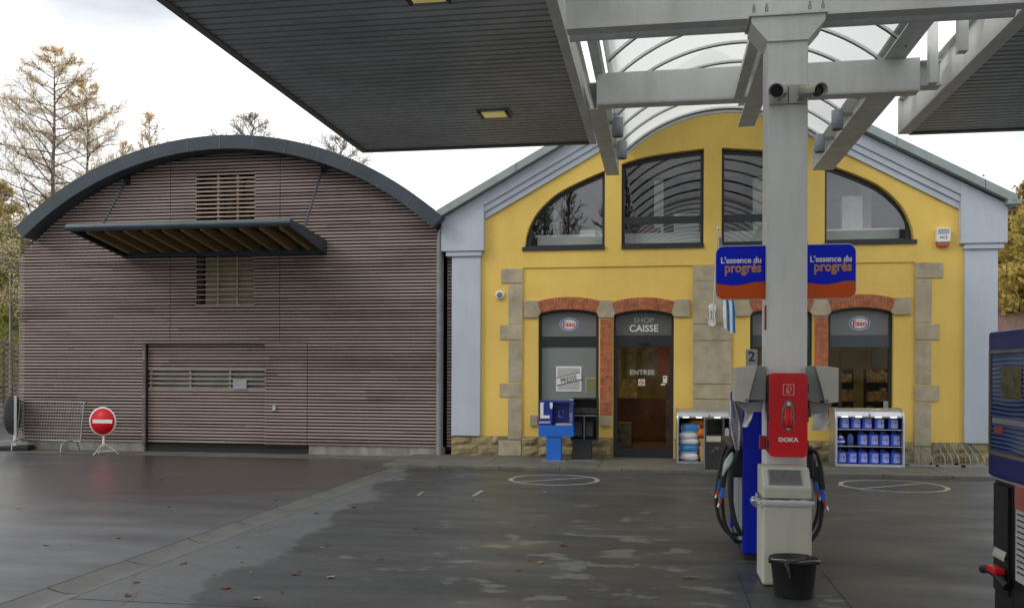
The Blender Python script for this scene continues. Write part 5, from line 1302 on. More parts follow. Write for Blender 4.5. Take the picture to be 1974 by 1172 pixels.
kn = MB(); kn.smooth = True
vs = []; 
for i_ in range(9):
    for j_ in range(12):
        th = math.pi*i_/8; ph = 2*math.pi*j_/12; r_ = .038*(1+.35*noise.noise(Vector((math.cos(ph)*2, math.sin(ph)*2, th*2)))*1.6)
        vs.append((bx0-.045+r_*1.2*math.sin(th)*math.cos(ph), by0+.02+r_*math.sin(th)*math.sin(ph), .635+r_*math.cos(th)))
kn.add(vs, [(i_*12+j_, i_*12+(j_+1) % 12, (i_+1)*12+(j_+1) % 12, (i_+1)*12+j_) for i_ in range(8) for j_ in range(12)]); kn.build('bag_knot', bagmat, wb)
# bucket
bc = Vector((.955, 6.74, .004))
bk_ = thing('bucket', 'black rubber builders bucket with a grey rag over its rim', 'bucket', bc)
MB().lathe(bc, [(.0, .002), (.128, .0), (.135, .01), (.160, .250), (.172, .256), (.172, .272), (.164, .272), (.155, .258), (.128, .02), (.0, .015)], 36).build('body', 'rubber', bk_)
for dx_ in (-.165, .165): MB().lathe(bc+Vector((dx_, -.01, .250)), [(.0, -.012), (.02, -.01), (.02, .01), (.0, .012)], 10, 'x').build('handle_lug', 'rubber', bk_)
pts_ = [bc+Vector((.168*math.cos(a), .168*math.sin(a)*.55-.07, .279+.004*math.sin(a*5))) for a in [R(190+160*k_/14) for k_ in range(15)]]
MB().tube(pts_, .005, 6).build('handle', 'galv', bk_)
rg_ = MB(); rnd = random.Random(8)
ragpts = [(-.05, -.172, .16), (-.055, -.174, .21), (-.07, -.168, .260), (-.06, -.164, .279), (-.01, -.161, .283), (.05, -.146, .289), (.10, -.126, .293), (.15, -.10, .287)]
rg_.tube([bc+Vector(p) for p in ragpts], [.004, .009, .016, .018, .013, .014, .017, .012], 9)
rg_.tube([bc+Vector(p) for p in [(.06, -.16, .30), (.07, -.13, .315), (.09, -.14, .305), (.13, -.12, .30)]], [.006, .012, .014, .008], 8)
rg_.build('rag', mat('dirty_grey_rag', (.07, .065, .055), .9, var=.4, scale=40, bump=.8, bscale=60), bk_)

# ================================================================== FUEL PUMP behind the column
def nozzle(t_, x, y, z, s_, nm='nozzle'):
    nz_ = MB().box((x, y, z), (.045, .055, .20), rot=Matrix.Rotation(R(8*s_), 3, 'Y')).build(nm, 'rubber', t_, bevel=.01)
    MB().box((x-s_*.015, y, z-.15), (.035, .045, .10), rot=Matrix.Rotation(R(10*s_), 3, 'Y')).build('blue_sleeve', 'brightblue', nz_, bevel=.006)
    MB().box((x-s_*.035, y, z-.225), (.026, .034, .05), rot=Matrix.Rotation(R(20*s_), 3, 'Y')).build('orange_tip', 'orange', nz_, bevel=.005)
    MB().tube([(x-s_*.04, y-.02, z-.24), (x-s_*.05, y-.02, z-.27)], .012, 8).build('spout', 'alu', nz_)
PX0_, PX1_, PY0, PY1 = .70, 1.20, 7.92, 9.3
fp = thing('fuel_pump', 'blue fuel pump with hanging hoses standing behind the column', 'fuel pump', ((PX0_+PX1_)/2, 8.6, 0))
MB().bb(PX0_+.02, PX1_-.02, PY0+.03, PY1-.03, .004, .06).build('base', 'black', fp)
MB().bb(PX0_, PX1_, PY0, PY0+.06, .06, 1.42).build('end_panel', 'blue', fp, bevel=.012)
MB().bb(PX0_+.03, PX1_-.03, PY0+.06, PY1-.06, .06, .70).build('cabinet', 'beige_shade', fp, bevel=.006)
MB().bb(PX0_+.028, PX0_+.031, PY0+.30, PY0+.32, .07, .70).bb(PX0_+.028, PX0_+.031, PY0+.72, PY0+.74, .07, .70).build('panel_gap', 'black', fp)
each(((PX0_-.10, PX0_+.029, PY0+.10, PY1-.10, .70, .98), (PX1_-.029, PX1_+.10, PY0+.10, PY1-.10, .70, .98)), 'nozzle_boot', 'black', fp, .02)
MB().bb(PX0_+.02, PX1_-.02, PY0+.061, PY1-.02, .98, 1.40).build('display_head', 'black', fp, bevel=.01)
MB().bb(PX0_, PX1_, PY1-.06, PY1, .06, 1.42).build('end_panel', 'blue', fp, bevel=.012)
for s_, xx in ((-1, PX0_), (1, PX1_)):
    xo = xx+s_*.13; yh = PY0+.06
    for dy, dz, ex_ in ((0, 0, 0), (.35, .03, .03)):
        y_ = yh+dy
        MB().tube(catmull([(xx+s_*.05, y_+.05, .92), (xx+s_*.115, y_+.0, .93), (xx+s_*.16, y_, .75), (xx+s_*(.165+ex_), y_, .50), (xx+s_*(.14+ex_), y_, .30), (xx+s_*(.06+ex_), y_, .17), (xx+s_*.0, y_+.08, .14)], 6), .017, 10).build('hose', 'rubber', fp)
        nozzle(fp, xx+s_*.15, y_-.01, .72+dz, s_*-1 if False else -s_)
# loose inner hoses and a clear glove bag
MB().tube(catmull([(PX0_-.02, PY0+.05, .95), (PX0_-.09, PY0-.02, .8), (PX0_-.105, PY0-.03, .6), (PX0_-.07, PY0-.02, .36), (PX0_-.01, PY0+.01, .22)], 6), .022, 10).build('hose', 'rubber', fp)
q = MB(); q.smooth = True; vs = []
xg = F(1410, 800, PY0-.05)[0]
for k_ in range(13):
    v = k_/12
    for j_ in range(12):
        a = 2*math.pi*j_/12; r_ = .018+.028*math.sin(math.pi*min(1, v*1.05))*(1+.25*math.sin(3*a+5*v))
        vs.append((xg-.0+v*.05+r_*math.cos(a), PY0-.05+r_*.7*math.sin(a), 1.37-.42*v))
q.add(vs, [(k_*12+j_, k_*12+(j_+1) % 12, (k_+1)*12+(j_+1) % 12, (k_+1)*12+j_) for k_ in range(12) for j_ in range(12)])
gb = q.build('glove_bag', glass_material('filmy_plastic', (.78, .78, .78), .16, .25), None, label='clear plastic bag of disposable gloves hanging under the left towel dispenser', cat='bag')
# teal tinted receipt bag low at the left
q = MB(); q.smooth = True; vs = []
for k_ in range(9):
    v = k_/8
    for j_ in range(10):
        a = 2*math.pi*j_/10; r_ = .008+.020*math.sin(math.pi*v)*(1+.5*math.sin(2*a+6*v))
        vs.append((F(1400, 900, PY0-.05)[0]+.05-v*.08+r_*math.cos(a), PY0-.05+r_*.6*math.sin(a), .93-.20*v))
q.add(vs, [(k_*10+j_, k_*10+(j_+1) % 10, (k_+1)*10+(j_+1) % 10, (k_+1)*10+j_) for k_ in range(8) for j_ in range(10)])
q.build('plastic_film', mat('teal_white_film', (.20, .42, .38), .3, var=.5, scale=25, col2=(.5, .52, .5)), None, label='crumpled teal and white plastic film caught on the pump hoses', cat='plastic bag')
# pump number plate
a_, b_ = F(1438, 708, CYF+.1), F(1460, 673, CYF+.1)
np_ = thing('number_plate', 'small grey plate numbered 2 standing above the left towel dispenser', 'sign', ((a_[0]+b_[0])/2, CYF+.1, a_[1]))
MB().bb(a_[0], b_[0], CYF+.1, CYF+.125, a_[1]-.02, b_[1]).build('plate', 'galv', np_, bevel=.002)
text('2', .115, ((a_[0]+b_[0])/2, F(1449, 696, CYF+.1)[1], CYF+.097), '-Y', 'black', 'lettering', np_, 'CENTER', .001, bold=.002)

# ================================================================== RIGHT FUEL PUMP
qx, qy = 2.0, 5.98
Z1 = 1.86
rp = thing('fuel_pump', 'dark navy blue fuel pump cut by the right edge of the picture', 'fuel pump', (qx+.25, qy-.6, 0))
zb_ = F(1900, 915, qy)[1]
MB().bb(qx-.0, qx+.5, qy-1.2, qy, zb_, Z1).build('upper_cabinet', 'navy', rp, bevel=.02)
MB().bb(qx+.03, qx+.47, qy-1.17, qy-.03, .06, zb_-.015).build('lower_cabinet', 'black', rp, bevel=.015)
MB().bb(qx+.02, qx+.48, qy-1.18, qy-.02, 0.004, .055).build('base', 'black', rp)
MB().bb(qx+.01, qx+.49, qy-1.19, qy-.01, zb_-.014, zb_-.001).build('trim', 'alu', rp)
MB().bb(qx-.0025, qx-.0005, qy-1.15, qy-.03, Z1-.035, Z1-.032).build('top_seam', 'black', rp)
MB().bb(qx+.0275, qx+.0295, qy-.34, qy-.332, .1, zb_-.03).build('door_gap', 'deepseam', rp)
sc = bpy.data.materials.new('wavy_reflective_screen'); sc.use_nodes = True; n = sc.node_tree.nodes; l = sc.node_tree.links; b = n['Principled BSDF']; b.inputs['Roughness'].default_value = .12
g = n.new('ShaderNodeNewGeometry'); mp_ = n.new('ShaderNodeMapping'); mp_.inputs['Scale'].default_value = (1, .5, 1); l.new(g.outputs['Position'], mp_.inputs[0])
wv_ = n.new('ShaderNodeTexWave'); wv_.bands_direction = 'Z'; wv_.inputs['Scale'].default_value = 12; wv_.inputs['Distortion'].default_value = 5.; wv_.inputs['Detail'].default_value = 0; wv_.inputs['Detail Scale'].default_value = .35  # wavy reflections painted into the screen colour
l.new(mp_.outputs[0], wv_.inputs['Vector']); c = n.new('ShaderNodeValToRGB'); c.color_ramp.elements[0].position = .35; c.color_ramp.elements[0].color = (.005, .009, .05, 1); c.color_ramp.elements[1].position = .75; c.color_ramp.elements[1].color = (.06, .12, .26, 1)
l.new(wv_.outputs['Fac'], c.inputs[0]); l.new(c.outputs[0], b.inputs['Base Color'])
zs0, zs1 = onX(1912, 870, qx).z, onX(1912, 676, qx).z
zs0 = F(1912, 874, qy-.05)[1]; zs1 = F(1912, 676, qy-.05)[1]
fr_ = MB().bb(qx-.014, qx-.001, qy-1.12, qy-.055, zs0, zs0+.025).bb(qx-.014, qx-.001, qy-1.12, qy-.055, zs1-.02, zs1).bb(qx-.014, qx-.001, qy-.075, qy-.055, zs0+.025, zs1-.02)
fr_.build('screen_frame', mat('grey_screen_frame', (.13, .13, .12), .4, dirt=.3), rp)
scn = MB().bb(qx-.006, qx-.001, qy-1.12, qy-.08, zs0+.03, zs1-.03).build('screen', sc, rp)
zz = F(1930, 812, qy-.2)[1]
MB().bb(qx-.014, qx-.007, qy-1.1, qy-.12, zz-.012, zz+.02).build('price_strip', 'alu', scn)
MB().bb(qx-.010, qx-.007, qy-.28, qy-.14, zz-.07, zz-.03).build('red_mark', mat('dull_red_print', (.25, .04, .04), .5), scn)
MB().bb(qx-.010, qx-.007, qy-.55, qy-.25, zs1-.28, zs1-.10).build('display_glow', mat('olive_print', (.10, .10, .04), .3, var=.5, scale=20), scn)  # mottled olive patch on the screen
# end face turned to the lane
MB().bb(qx+.06, qx+.44, qy-1.206, qy-1.201, zb_+.12, Z1-.10).build('end_screen', sc, rp)
each(((qx+.04, qx+.46, qy-1.21, qy-1.201, Z1-.095, Z1-.075), (qx+.04, qx+.46, qy-1.21, qy-1.201, zb_+.095, zb_+.115)), 'end_trim', 'alu', rp)
MB().bb(qx+.10, qx+.40, qy-1.176, qy-1.171, .30, .80).build('service_door', 'anthracite', rp)
# nozzle recess, label, nozzle
MB().bb(qx+.012, qx+.028, qy-.30, qy-.07, .30, zb_-.04).build('nozzle_recess', mat('deep_black', (.004, .004, .004), .6), rp)
MB().add([(qx+.0, qy-.28, .52), (qx+.0, qy-.09, .52), (qx+.028, qy-.09, .60), (qx+.028, qy-.28, .60), (qx+.0, qy-.28, .50), (qx+.0, qy-.09, .50)], [(0, 1, 2, 3), (0, 1, 5, 4)]).build('drip_tray', 'beige', rp)
ll = MB().bb(qx+.018, qx+.028, qy-.75, qy-.40, .42, .99).build('instruction_label', 'newsprint', rp)
MB().bb(qx+.013, qx+.0175, qy-.75, qy-.40, .83, .99).build('label_heading', mat('pale_red_print2', (.42, .10, .09), .5), ll)
q = MB(); 
for k_ in range(11): q.bb(qx+.014, qx+.0175, qy-.43-.02*(k_ % 3)-.22, qy-.43, .80-k_*.033, .808-k_*.033)
q.build('label_text_lines', 'black', ll)
nzl = MB().tube(catmull([(qx-.03, qy-.02, .40), (qx-.03, qy-.12, .42), (qx-.03, qy-.24, .42), (qx-.01, qy-.36, .37)], 4), .026, 10).build('nozzle', 'black', rp)
MB().bb(qx-.06, qx-.0, qy-.30, qy-.16, .425, .46).build('red_lever', 'red', nzl, bevel=.006)

# ================================================================== NEWSPAPER BOXES
def news_box(nm, label, x, y, wd, z0, z1, m_top, m_low, m_leg, px_half):
    t_ = thing(nm, label, 'newspaper box', (x, y, .05))
    return t_
P0, P1 = onY(1038, 772, 15.75), onY(1105, 842, 15.75); x0, x1 = P0.x, P1.x; z1, z0 = P0.z, P1.z; xm = (x0+x1)/2-.05
nb = thing('newspaper_box', 'blue newspaper box on a bright blue pedestal beside the press window', 'newspaper box', (xm, 15.9, .05))
MB().bb(-1.97, -1.71, 15.78, 16.02, .05, z0).build('pedestal', 'brightblue', nb, bevel=.004)
MB().bb(-2.05, -1.63, 15.72, 16.08, .05, .062).build('base_plate', 'galv', nb)
ysp = 15.76; xs_ = x0+.24
MB().bb(x0, xs_, ysp, 16.14, z0+.20, z1).bb(xs_+.001, x1, ysp+.22, 16.14, z0+.20, z1).bb(x1-.02, x1, ysp, ysp+.219, z0+.20, z1-.06).bb(xs_+.001, x1-.021, ysp+.03, ysp+.219, z1-.04, z1).build('housing', mat('deep_blue_metal', (.01, .03, .28), .4), nb, bevel=.004)
MB().bb(x0, x1, ysp, 16.14, z0, z0+.197).build('lower_housing', 'brightblue', nb, bevel=.004)
MB().box((x1-.17, ysp+.10, z0+.215), (.30, .16, .03), rz=R(8)).build('newspaper_stack', 'newsprint', nb)
text("L'", .36, (x0+.015, z0+.33, ysp-.001), '-Y', 'paper', 'lettering', nb, 'LEFT', .0015, bold=.010)
q = MB().bb(x0+.03, x0+.15, ysp-.0045, ysp-.001, z0+.318, z0+.345).bb(x0+.035, x0+.10, ysp-.0045, ysp-.001, z0+.575, z0+.595); q.build('letter_serif', 'paper', nb)
text('essentiel', .062, (x0+.012, z0+.235, ysp-.001), '-Y', 'paper', 'lettering', nb, 'LEFT', .0015, bold=.001, xs=.9)
text("L'", .17, (x1-.30, z0+.33, ysp+.218), '-Y', 'jerry_label', 'lettering', nb, 'LEFT', .0015)
P0, P1 = onY(1100, 767, 15.95), onY(1152, 850, 15.95); x0, x1 = P0.x, P1.x; z1, z0 = P0.z, P1.z
nb = thing('newspaper_box', 'scuffed black newspaper box with empty compartments on a dark pedestal', 'newspaper box', ((x0+x1)/2, 16.1, .05))
MB().bb(-1.53, -1.19, 15.98, 16.22, .05, z0).build('pedestal', 'anthracite', nb, bevel=.004)
MB().bb(-1.60, -1.12, 15.92, 16.28, .05, .062).build('base_plate', 'galv', nb)
q = MB().bb(x0, x0+.02, 15.95, 16.28, z0, z1).bb(x1-.02, x1, 15.95, 16.28, z0, z1).bb(x0+.02, x1-.02, 15.95, 16.28, z1-.03, z1).bb(x0+.02, x1-.02, 15.95, 16.28, z0, z0+.03).bb(x0+.02, x1-.02, 16.26, 16.28, z0+.03, z1-.03)
q.build('housing', 'black', nb, bevel=.003)
q = MB().bb((x0+x1)/2-.008, (x0+x1)/2+.008, 15.97, 16.25, z0+.03, z1-.30).bb(x0+.02, x1-.02, 15.96, 16.25, z1-.32, z1-.30); q.build('divider', 'greypanel', nb)
MB().bb(x0+.02, x1-.02, 15.955, 15.962, z1-.27, z1-.17).build('header_strip', mat('worn_black_strip', (.03, .03, .03), .5, var=.5, scale=30), nb)
MB().bb(x0-.006, x0-.001, 15.955, 16.27, z0+.05, z1-.03).bb(x0-.02, x0+.05, 15.944, 15.949, z0+.33, z1-.01).build('torn_sticker', mat('torn_poster', (.62, .63, .62), .7, var=.5, scale=16, col2=(.05, .05, .06)), nb)
rkm = mat('dark_grey_rack', (.05, .05, .055), .4)
for k_ in range(2): MB().box((x0+.13+k_*.19, 16.10, z0+.20), (.13, .02, .26), rot=Matrix.Rotation(R(-14), 3, 'X')).build('wire_rack', rkm, nb)

# ================================================================== DISPLAY CABINETS
def cabinet(x0, x1, y0, y1, z1, label, shelves):
    t_ = thing('display_cabinet', label, 'display cabinet', ((x0+x1)/2, (y0+y1)/2, .052))
    prof = [(y1, .054), (y0, .054), (y0, z1-.22)]+[(y0+.22-.22*math.cos(R(a)), z1-.22+.22*math.sin(R(a))) for a in range(15, 91, 15)]+[(y1, z1)]
    for xa, nm in ((x0, 'side_panel'), (x1-.035, 'side_panel')): MB().prism(prof, xa, xa+.035, 'x').build(nm, 'alu', t_, bevel=.008)
    MB().bb(x0+.036, x1-.036, y1-.03, y1-.005, .08, z1-.02).build('back_panel', 'dark', t_)
    MB().bb(x0+.036, x1-.036, y0+.01, y1-.031, .056, .10).build('bottom_rail', 'alu', t_)
    lid = MB().prism([(y0+.22-.212*math.cos(R(a)), z1-.222+.212*math.sin(R(a))) for a in range(25, 91, 13)]+[(y1-.04, z1-.010), (y1-.04, z1-.024)]+[(y0+.22-.195*math.cos(R(a)), z1-.222+.195*math.sin(R(a))) for a in range(90, 24, -13)], x0+.037, x1-.037, 'x').build('roller_lid', 'alu', t_, bevel=.003)
    MB().bb((x0+x1)/2-.012, (x0+x1)/2+.012, y0+.012, y0+.03, z1-.135, z1-.085).build('lock', 'galv', lid)
    MB().bb(x0+.04, x1-.04, y0+.018, y0+.05, z1-.155, z1-.132).build('lid_edge', 'galv', lid)
    for lx_ in (.14, .34, .62, .84): MB().bb(x0+(x1-x0)*lx_-.05, x0+(x1-x0)*lx_+.05, y0+.012, y0+.017, z1-.150, z1-.134).build('lamp', 'slit_lamp', lid)  # added glowing strips imitate glints on the lid
    for zz in shelves: MB().bb(x0+.036, x1-.036, y0+.05, y1-.04, zz, zz+.012).build('shelf', 'alu', t_)
    return t_
# right cabinet with jerrycans
cx0, cx1, cy0, cy1 = 2.89, 3.99, 15.72, 16.32; sh = [.385, .665]
cz1 = onY(1675, 787, 15.78).z
cabinet(cx0, cx1, cy0, cy1, cz1, 'aluminium display cabinet full of blue jerrycans under the right window', sh)
def jerry(loc, label, s_=1.0):
    w2, d2, h_ = .079*s_, .06, .222*s_
    t_ = thing('jerrycan', label, 'jerrycan', (0, 0, 0), 0, 'blue jerrycans in the display cabinet')
    MB().prism([(-w2, .004), (w2, .004), (w2, h_*.80), (w2*.6, h_*.90), (-w2*.7, h_*.90), (-w2, h_*.82)], -d2, d2).build('body', 'jerry', t_, bevel=.012)
    MB().bb(-w2*.62, w2*.12, -.014, .014, h_*.985, h_*1.07).bb(-w2*.62, -w2*.42, -.014, .014, h_*.89, h_*.985).bb(-w2*.06, w2*.12, -.014, .014, h_*.89, h_*.985).build('handle', 'jerry', t_, bevel=.004)
    MB().lathe((w2*.45, 0, h_*.90), [(.018, 0), (.018, .022), (.012, .024)], 12).build('cap', 'black', t_)
    lb = MB().bb(-w2*.45, w2*.82, -d2-.002, -d2-.0003, h_*.10, h_*.76).build('label', 'jerry_label', t_)
    MB().bb(w2*.28, w2*.78, -d2-.004, -d2-.0023, h_*.42, h_*.52).build('label_mark', 'red_label', lb)
    return t_
ordn = ['leftmost', 'second from the left', 'third from the left', 'fourth from the left', 'fifth from the left', 'rightmost']
j0 = jerry(None, 'x')
first = True
def place(o_label, x, y, z, rz=0):
    global first
    if first: j0.location = (x, y, z); j0['label'] = o_label; j0.rotation_euler = (0, 0, rz); first = False
    else: copy_tree(j0, (x, y, z), rz, o_label)
rnd = random.Random(3)
for r_, (zz, row_, n_) in enumerate(((.678, 'top', 5), (.398, 'middle', 4), (.101, 'bottom', 6))):
    for k_ in range(n_):
        if n_ == 6: x = cx0+.12+k_*.172; nm = ordn[k_]
        elif n_ == 5: x = cx0+.16+k_*.185+(.04 if k_ == 4 else 0); nm = ordn[k_] if k_ < 4 else 'rightmost'
        else: x = cx0+.46+k_*.172; nm = ordn[k_] if k_ < 3 else 'rightmost'
        place('blue jerrycan, %s on the %s shelf of the display cabinet' % (nm, row_), x, cy0+.13+rnd.uniform(0, .04), zz, rnd.uniform(-.06, .06))
q = MB().lathe((cx0+.11, cy0+.13, .40), [(.0, 0), (.045, .008), (.068, .05), (.07, .08), (.05, .13), (.025, .155), (.022, .18), (.0, .182)], 20)
q.mi = [(1 if (i//20) % 2 else 0) for i in range(len(q.f))]
q.build('striped_bottle', ['paper', 'jerry'], None, label='round white and blue striped bottle at the left of the middle shelf', cat='bottle')
MB().lathe((cx0+.265, cy0+.14, .40), [(.0, 0), (.052, .004), (.055, .02), (.055, .15), (.04, .18), (.03, .20), (.0, .202)], 20).build('screenwash_bottle', mat('dark_blue_bottle', (.03, .07, .28), .25), None, label='plain dark blue bottle beside the striped one on the middle shelf', cat='bottle')
# left cabinet
kx0, kx1, ky0, ky1 = .29, 1.38, 15.64, 16.24
cabinet(kx0, kx1, ky0, ky1, onY(1350, 788, 15.72).z, 'aluminium display cabinet with sacks and firewood beside the entrance door', [])
def sack(x, y, z, wd, h_, m_, label, nm='sack', cat='sack', group=None, dp=.34, seed=0):
    q = MB(); q.smooth = True; vs = []; nu_, nv_ = 18, 9
    for i_ in range(nv_+1):
        th = math.pi*i_/nv_
        for j_ in range(nu_):
            ph = 2*math.pi*j_/nu_; ex_ = .55
            cx_ = math.copysign(abs(math.cos(ph))**ex_, math.cos(ph)); sy_ = math.copysign(abs(math.sin(ph))**ex_, math.sin(ph))
            st = math.sin(th)**.36 if 0 < i_ < nv_ else 0; nn = 1+.12*noise.noise(Vector((cx_*2.5+seed, sy_*2.5, th*2)))
            vs.append((x+wd/2*cx_*st*nn, y+dp/2*sy_*st*nn, z+h_/2-h_/2*math.cos(th)*nn))
    for i_ in range(nv_):
        for j_ in range(nu_): pass
    q.add(vs, [(i_*nu_+j_, i_*nu_+(j_+1) % nu_, (i_+1)*nu_+(j_+1) % nu_, (i_+1)*nu_+j_) for i_ in range(nv_) for j_ in range(nu_)])
    if isinstance(m_, list): q.mi = [(1 if 3 <= (k_//nu_) <= 7 and (k_ % nu_) in (11, 12, 13, 14, 15) else 0) for k_ in range(len(q.f))]
    return q.build(nm, m_, None, label=label, cat=cat, group=group)
z = .102
sx = kx0+.21
for k_, (h_, mt, lb) in enumerate(((.11, 'sack', 'plain white sack at the bottom of the stack in the left cabinet'), (.15, ['sack', 'sackblue'], 'white and blue printed sack second from the bottom of the stack'),
                                   (.10, 'sack', 'plain white sack third from the bottom, below two others in the stack'), (.10, 'sack', 'plain white sack directly under the topmost blue one in the stack'), (.15, ['sack', 'sackblue'], 'white and blue printed sack on top of the stack in the left cabinet'))):
    sack(sx+random.uniform(-.01, .02), ky0+.24, z, .345-.02*(k_ > 3), h_+.03, mt, lb, group='salt sacks stacked in the left cabinet', seed=k_*3); z += h_
# firewood bundles (pale) and orange net bags
def bundle(x, z, label):
    q = MB(); rnd_ = random.Random(int(z*1000))
    for r_ in range(3):
        zz = z+.003+r_*.042
        for c_ in range(3): q.box((x+rnd_.uniform(-.015, .015), ky0+.12+c_*.12, zz+.02), (.20+rnd_.uniform(-.03, .03), .10, .038), rz=rnd_.uniform(-.08, .08))
    return q.build('firewood_bundle', 'wood_bundle', None, bevel=.004, label=label, cat='firewood', group='bundles of firewood in the left cabinet')
bundle(kx0+.49, .103, 'bundle of pale split firewood at the bottom beside the sacks'); bundle(kx0+.49, .232, 'middle bundle of pale split firewood beside the sacks'); bundle(kx0+.48, .361, 'top bundle of pale split firewood under the orange bags')
sack(kx0+.46, ky0+.22, .492, .26, .17, 'orange_net', 'orange bag resting on the firewood bundles', 'net_bag', 'bag', 'orange bags in the left cabinet', seed=5)
sack(kx0+.38, ky0+.32, .66, .34, .15, 'orange_net', 'orange bag topmost, behind the sacks and over the other orange bag', 'net_bag', 'bag', 'orange bags in the left cabinet', seed=9)
# assorted small goods at right, behind the black bin
rnd = random.Random(12)
shl = MB().bb(kx0+.70, kx1-.04, ky0+.1, ky1-.05, .46, .472); shl.build('display_shelf', 'galv', None, label='short metal shelf in the right part of the left cabinet', cat='shelf')
colrs = [('red', 'red'), ('white', 'paper'), ('orange', 'orange_net'), ('dark', 'black'), ('pale', 'newsprint'), ('green', 'greenposter')]
n0 = 0
for zz, lev in ((.102, 'bottom'), (.474, 'shelf')):
    for k_ in range(4):
        nm_, mt = colrs[(n0*2+k_+(1 if lev == 'shelf' else 0)) % 6]; x = kx0+.76+k_*.082
        h_ = (.17, .23, .20, .14)[(k_+n0) % 4]
        q = MB().prism([(x-.034, zz), (x+.034, zz), (x+.036, zz+h_*.9), (x, zz+h_), (x-.036, zz+h_*.9)], ky0+.08, ky0+.16)
        q.build('grill_goods_packet', mt, None, bevel=.006, label='%s packet, %s on the %s of the left display cabinet' % (nm_, ('leftmost', 'second from the left', 'third from the left', 'rightmost')[k_], 'floor' if lev == 'bottom' else 'short shelf'), cat='packet', group='small packets in the left cabinet')
    n0 += 1
# black litter terminal in front of it
b0_, b1_ = onZ(1359, 912, .004), onZ(1394, 913, .004); z1 = onY(1375, 807, 14.95).z
lt = thing('litter_bin', 'narrow black litter bin with a pale notice in front of the left cabinet', 'bin', ((b0_.x+b1_.x)/2, 15.1, .055))
lx0, lx1, ly0, ly1 = b0_.x+.01, b1_.x+.02, 14.9, 15.2
z1 = onY(1375, 807, ly0).z
MB().bb(lx0, lx1, ly0, ly1, .057, z1-.25).bb(lx0, lx0+.03, ly0, ly1, z1-.249, z1).bb(lx1-.03, lx1, ly0, ly1, z1-.249, z1).bb(lx0+.03, lx1-.03, ly1-.03, ly1, z1-.249, z1).bb(lx0+.03, lx1-.03, ly0, ly1-.03, z1-.02, z1).build('body', mat('charcoal_metal', (.03, .03, .03), .4), lt, bevel=.003)
MB().bb(lx0-.008, lx0-.001, ly0-.004, ly1, .057, z1+.004).bb(lx1+.001, lx1+.008, ly0-.004, ly1, .057, z1+.004).build('edge_trim', 'galv', lt)
MB().bb(lx0+.02, lx1-.04, ly0-.006, ly0-.001, z1-.37, z1-.28).build('notice', mat('cream_paper', (.62, .58, .42), .7), lt)
MB().tube(catmull([(lx0+.10, ly0-.004, z1-.54), (lx0+.14, ly0-.004, z1-.50), (lx0+.17, ly0-.004, z1-.46), (lx0+.21, ly0-.004, z1-.47), (lx0+.18, ly0-.004, z1-.50)], 4), .005, 5).build('emblem', 'galv', lt)

# ================================================================== BICYCLE RACKS
def rack(xc0, hoops, label, zt):
    t_ = thing('bicycle_rack', label, 'bicycle rack', (xc0, 16.25, .052), 0, 'bicycle racks against the plinth')
    each(((xc0-.05, xc0+.42, 16.08, 16.12, .052, .075), (xc0-.05, xc0+.42, 16.42, 16.46, .052, .075)), 'foot_rail', 'galv', t_)
    for k_ in range(hoops):
        x = xc0+.02+k_*.11
        MB().tube(catmull([(x, 16.44, .07), (x-.005, 16.44, zt-.03), (x+.005, 16.41, zt), (x+.03, 16.34, zt-.04), (x+.075, 16.12, .20), (x+.08, 16.10, .07)], 5), .009, 6).build('hoop', 'galv', t_)
rack(4.20, 3, 'low galvanised bicycle rack just right of the jerrycan cabinet', .36)
rack(4.62, 3, 'low galvanised bicycle rack between its two neighbours at the plinth', .42)
rack(5.02, 3, 'low galvanised bicycle rack nearest the lavender corner pilaster', .40)

# ================================================================== BARRIER AND ROAD SIGNS
p0, p1 = Vector((-12.85, 16.42, 0)), Vector((-11.22, 16.12, 0))
br = thing('crowd_barrier', 'grey wire mesh crowd barrier leaning along the slatted hall wall', 'barrier', p0.lerp(p1, .5))
zb0, zb1 = .22, .98
q = MB(); lean = Vector((0, .10, 0))
P_ = lambda u, z: p0.lerp(p1, u)+Vector((0, 0, z))+lean*((z-.2)/.8)
q.tube(catmull([P_(0, zb0), P_(0, zb1-.06), P_(.03, zb1), P_(.97, zb1), P_(1, zb1-.06), P_(1, zb0)], 4), .016, 8).tube([P_(0, zb0), P_(1, zb0)], .014, 8)
q.build('frame', 'galv', br)
q = MB()
for k_ in range(1, 24): q.tube([P_(k_/24, zb0), P_(k_/24, zb1)], .0035, 4, cap=False)
for k_ in range(1, 12): q.tube([P_(0, zb0+(zb1-zb0)*k_/12), P_(1, zb0+(zb1-zb0)*k_/12)], .0035, 4, cap=False)
q.build('wire_mesh', 'galv', br)
for u in (.12, .88):
    c_ = P_(u, 0); pts_ = [c_+Vector((-.04, -.28, .015)), c_+Vector((-.04, -.24, .17)), c_+Vector((-.02, -.10, .23)), c_+Vector((0, .0, .22)), c_+Vector((.02, .12, .20)), c_+Vector((.04, .2, .015))]
    MB().tube(catmull(pts_, 4), .014, 8).build('foot', 'galv', br)
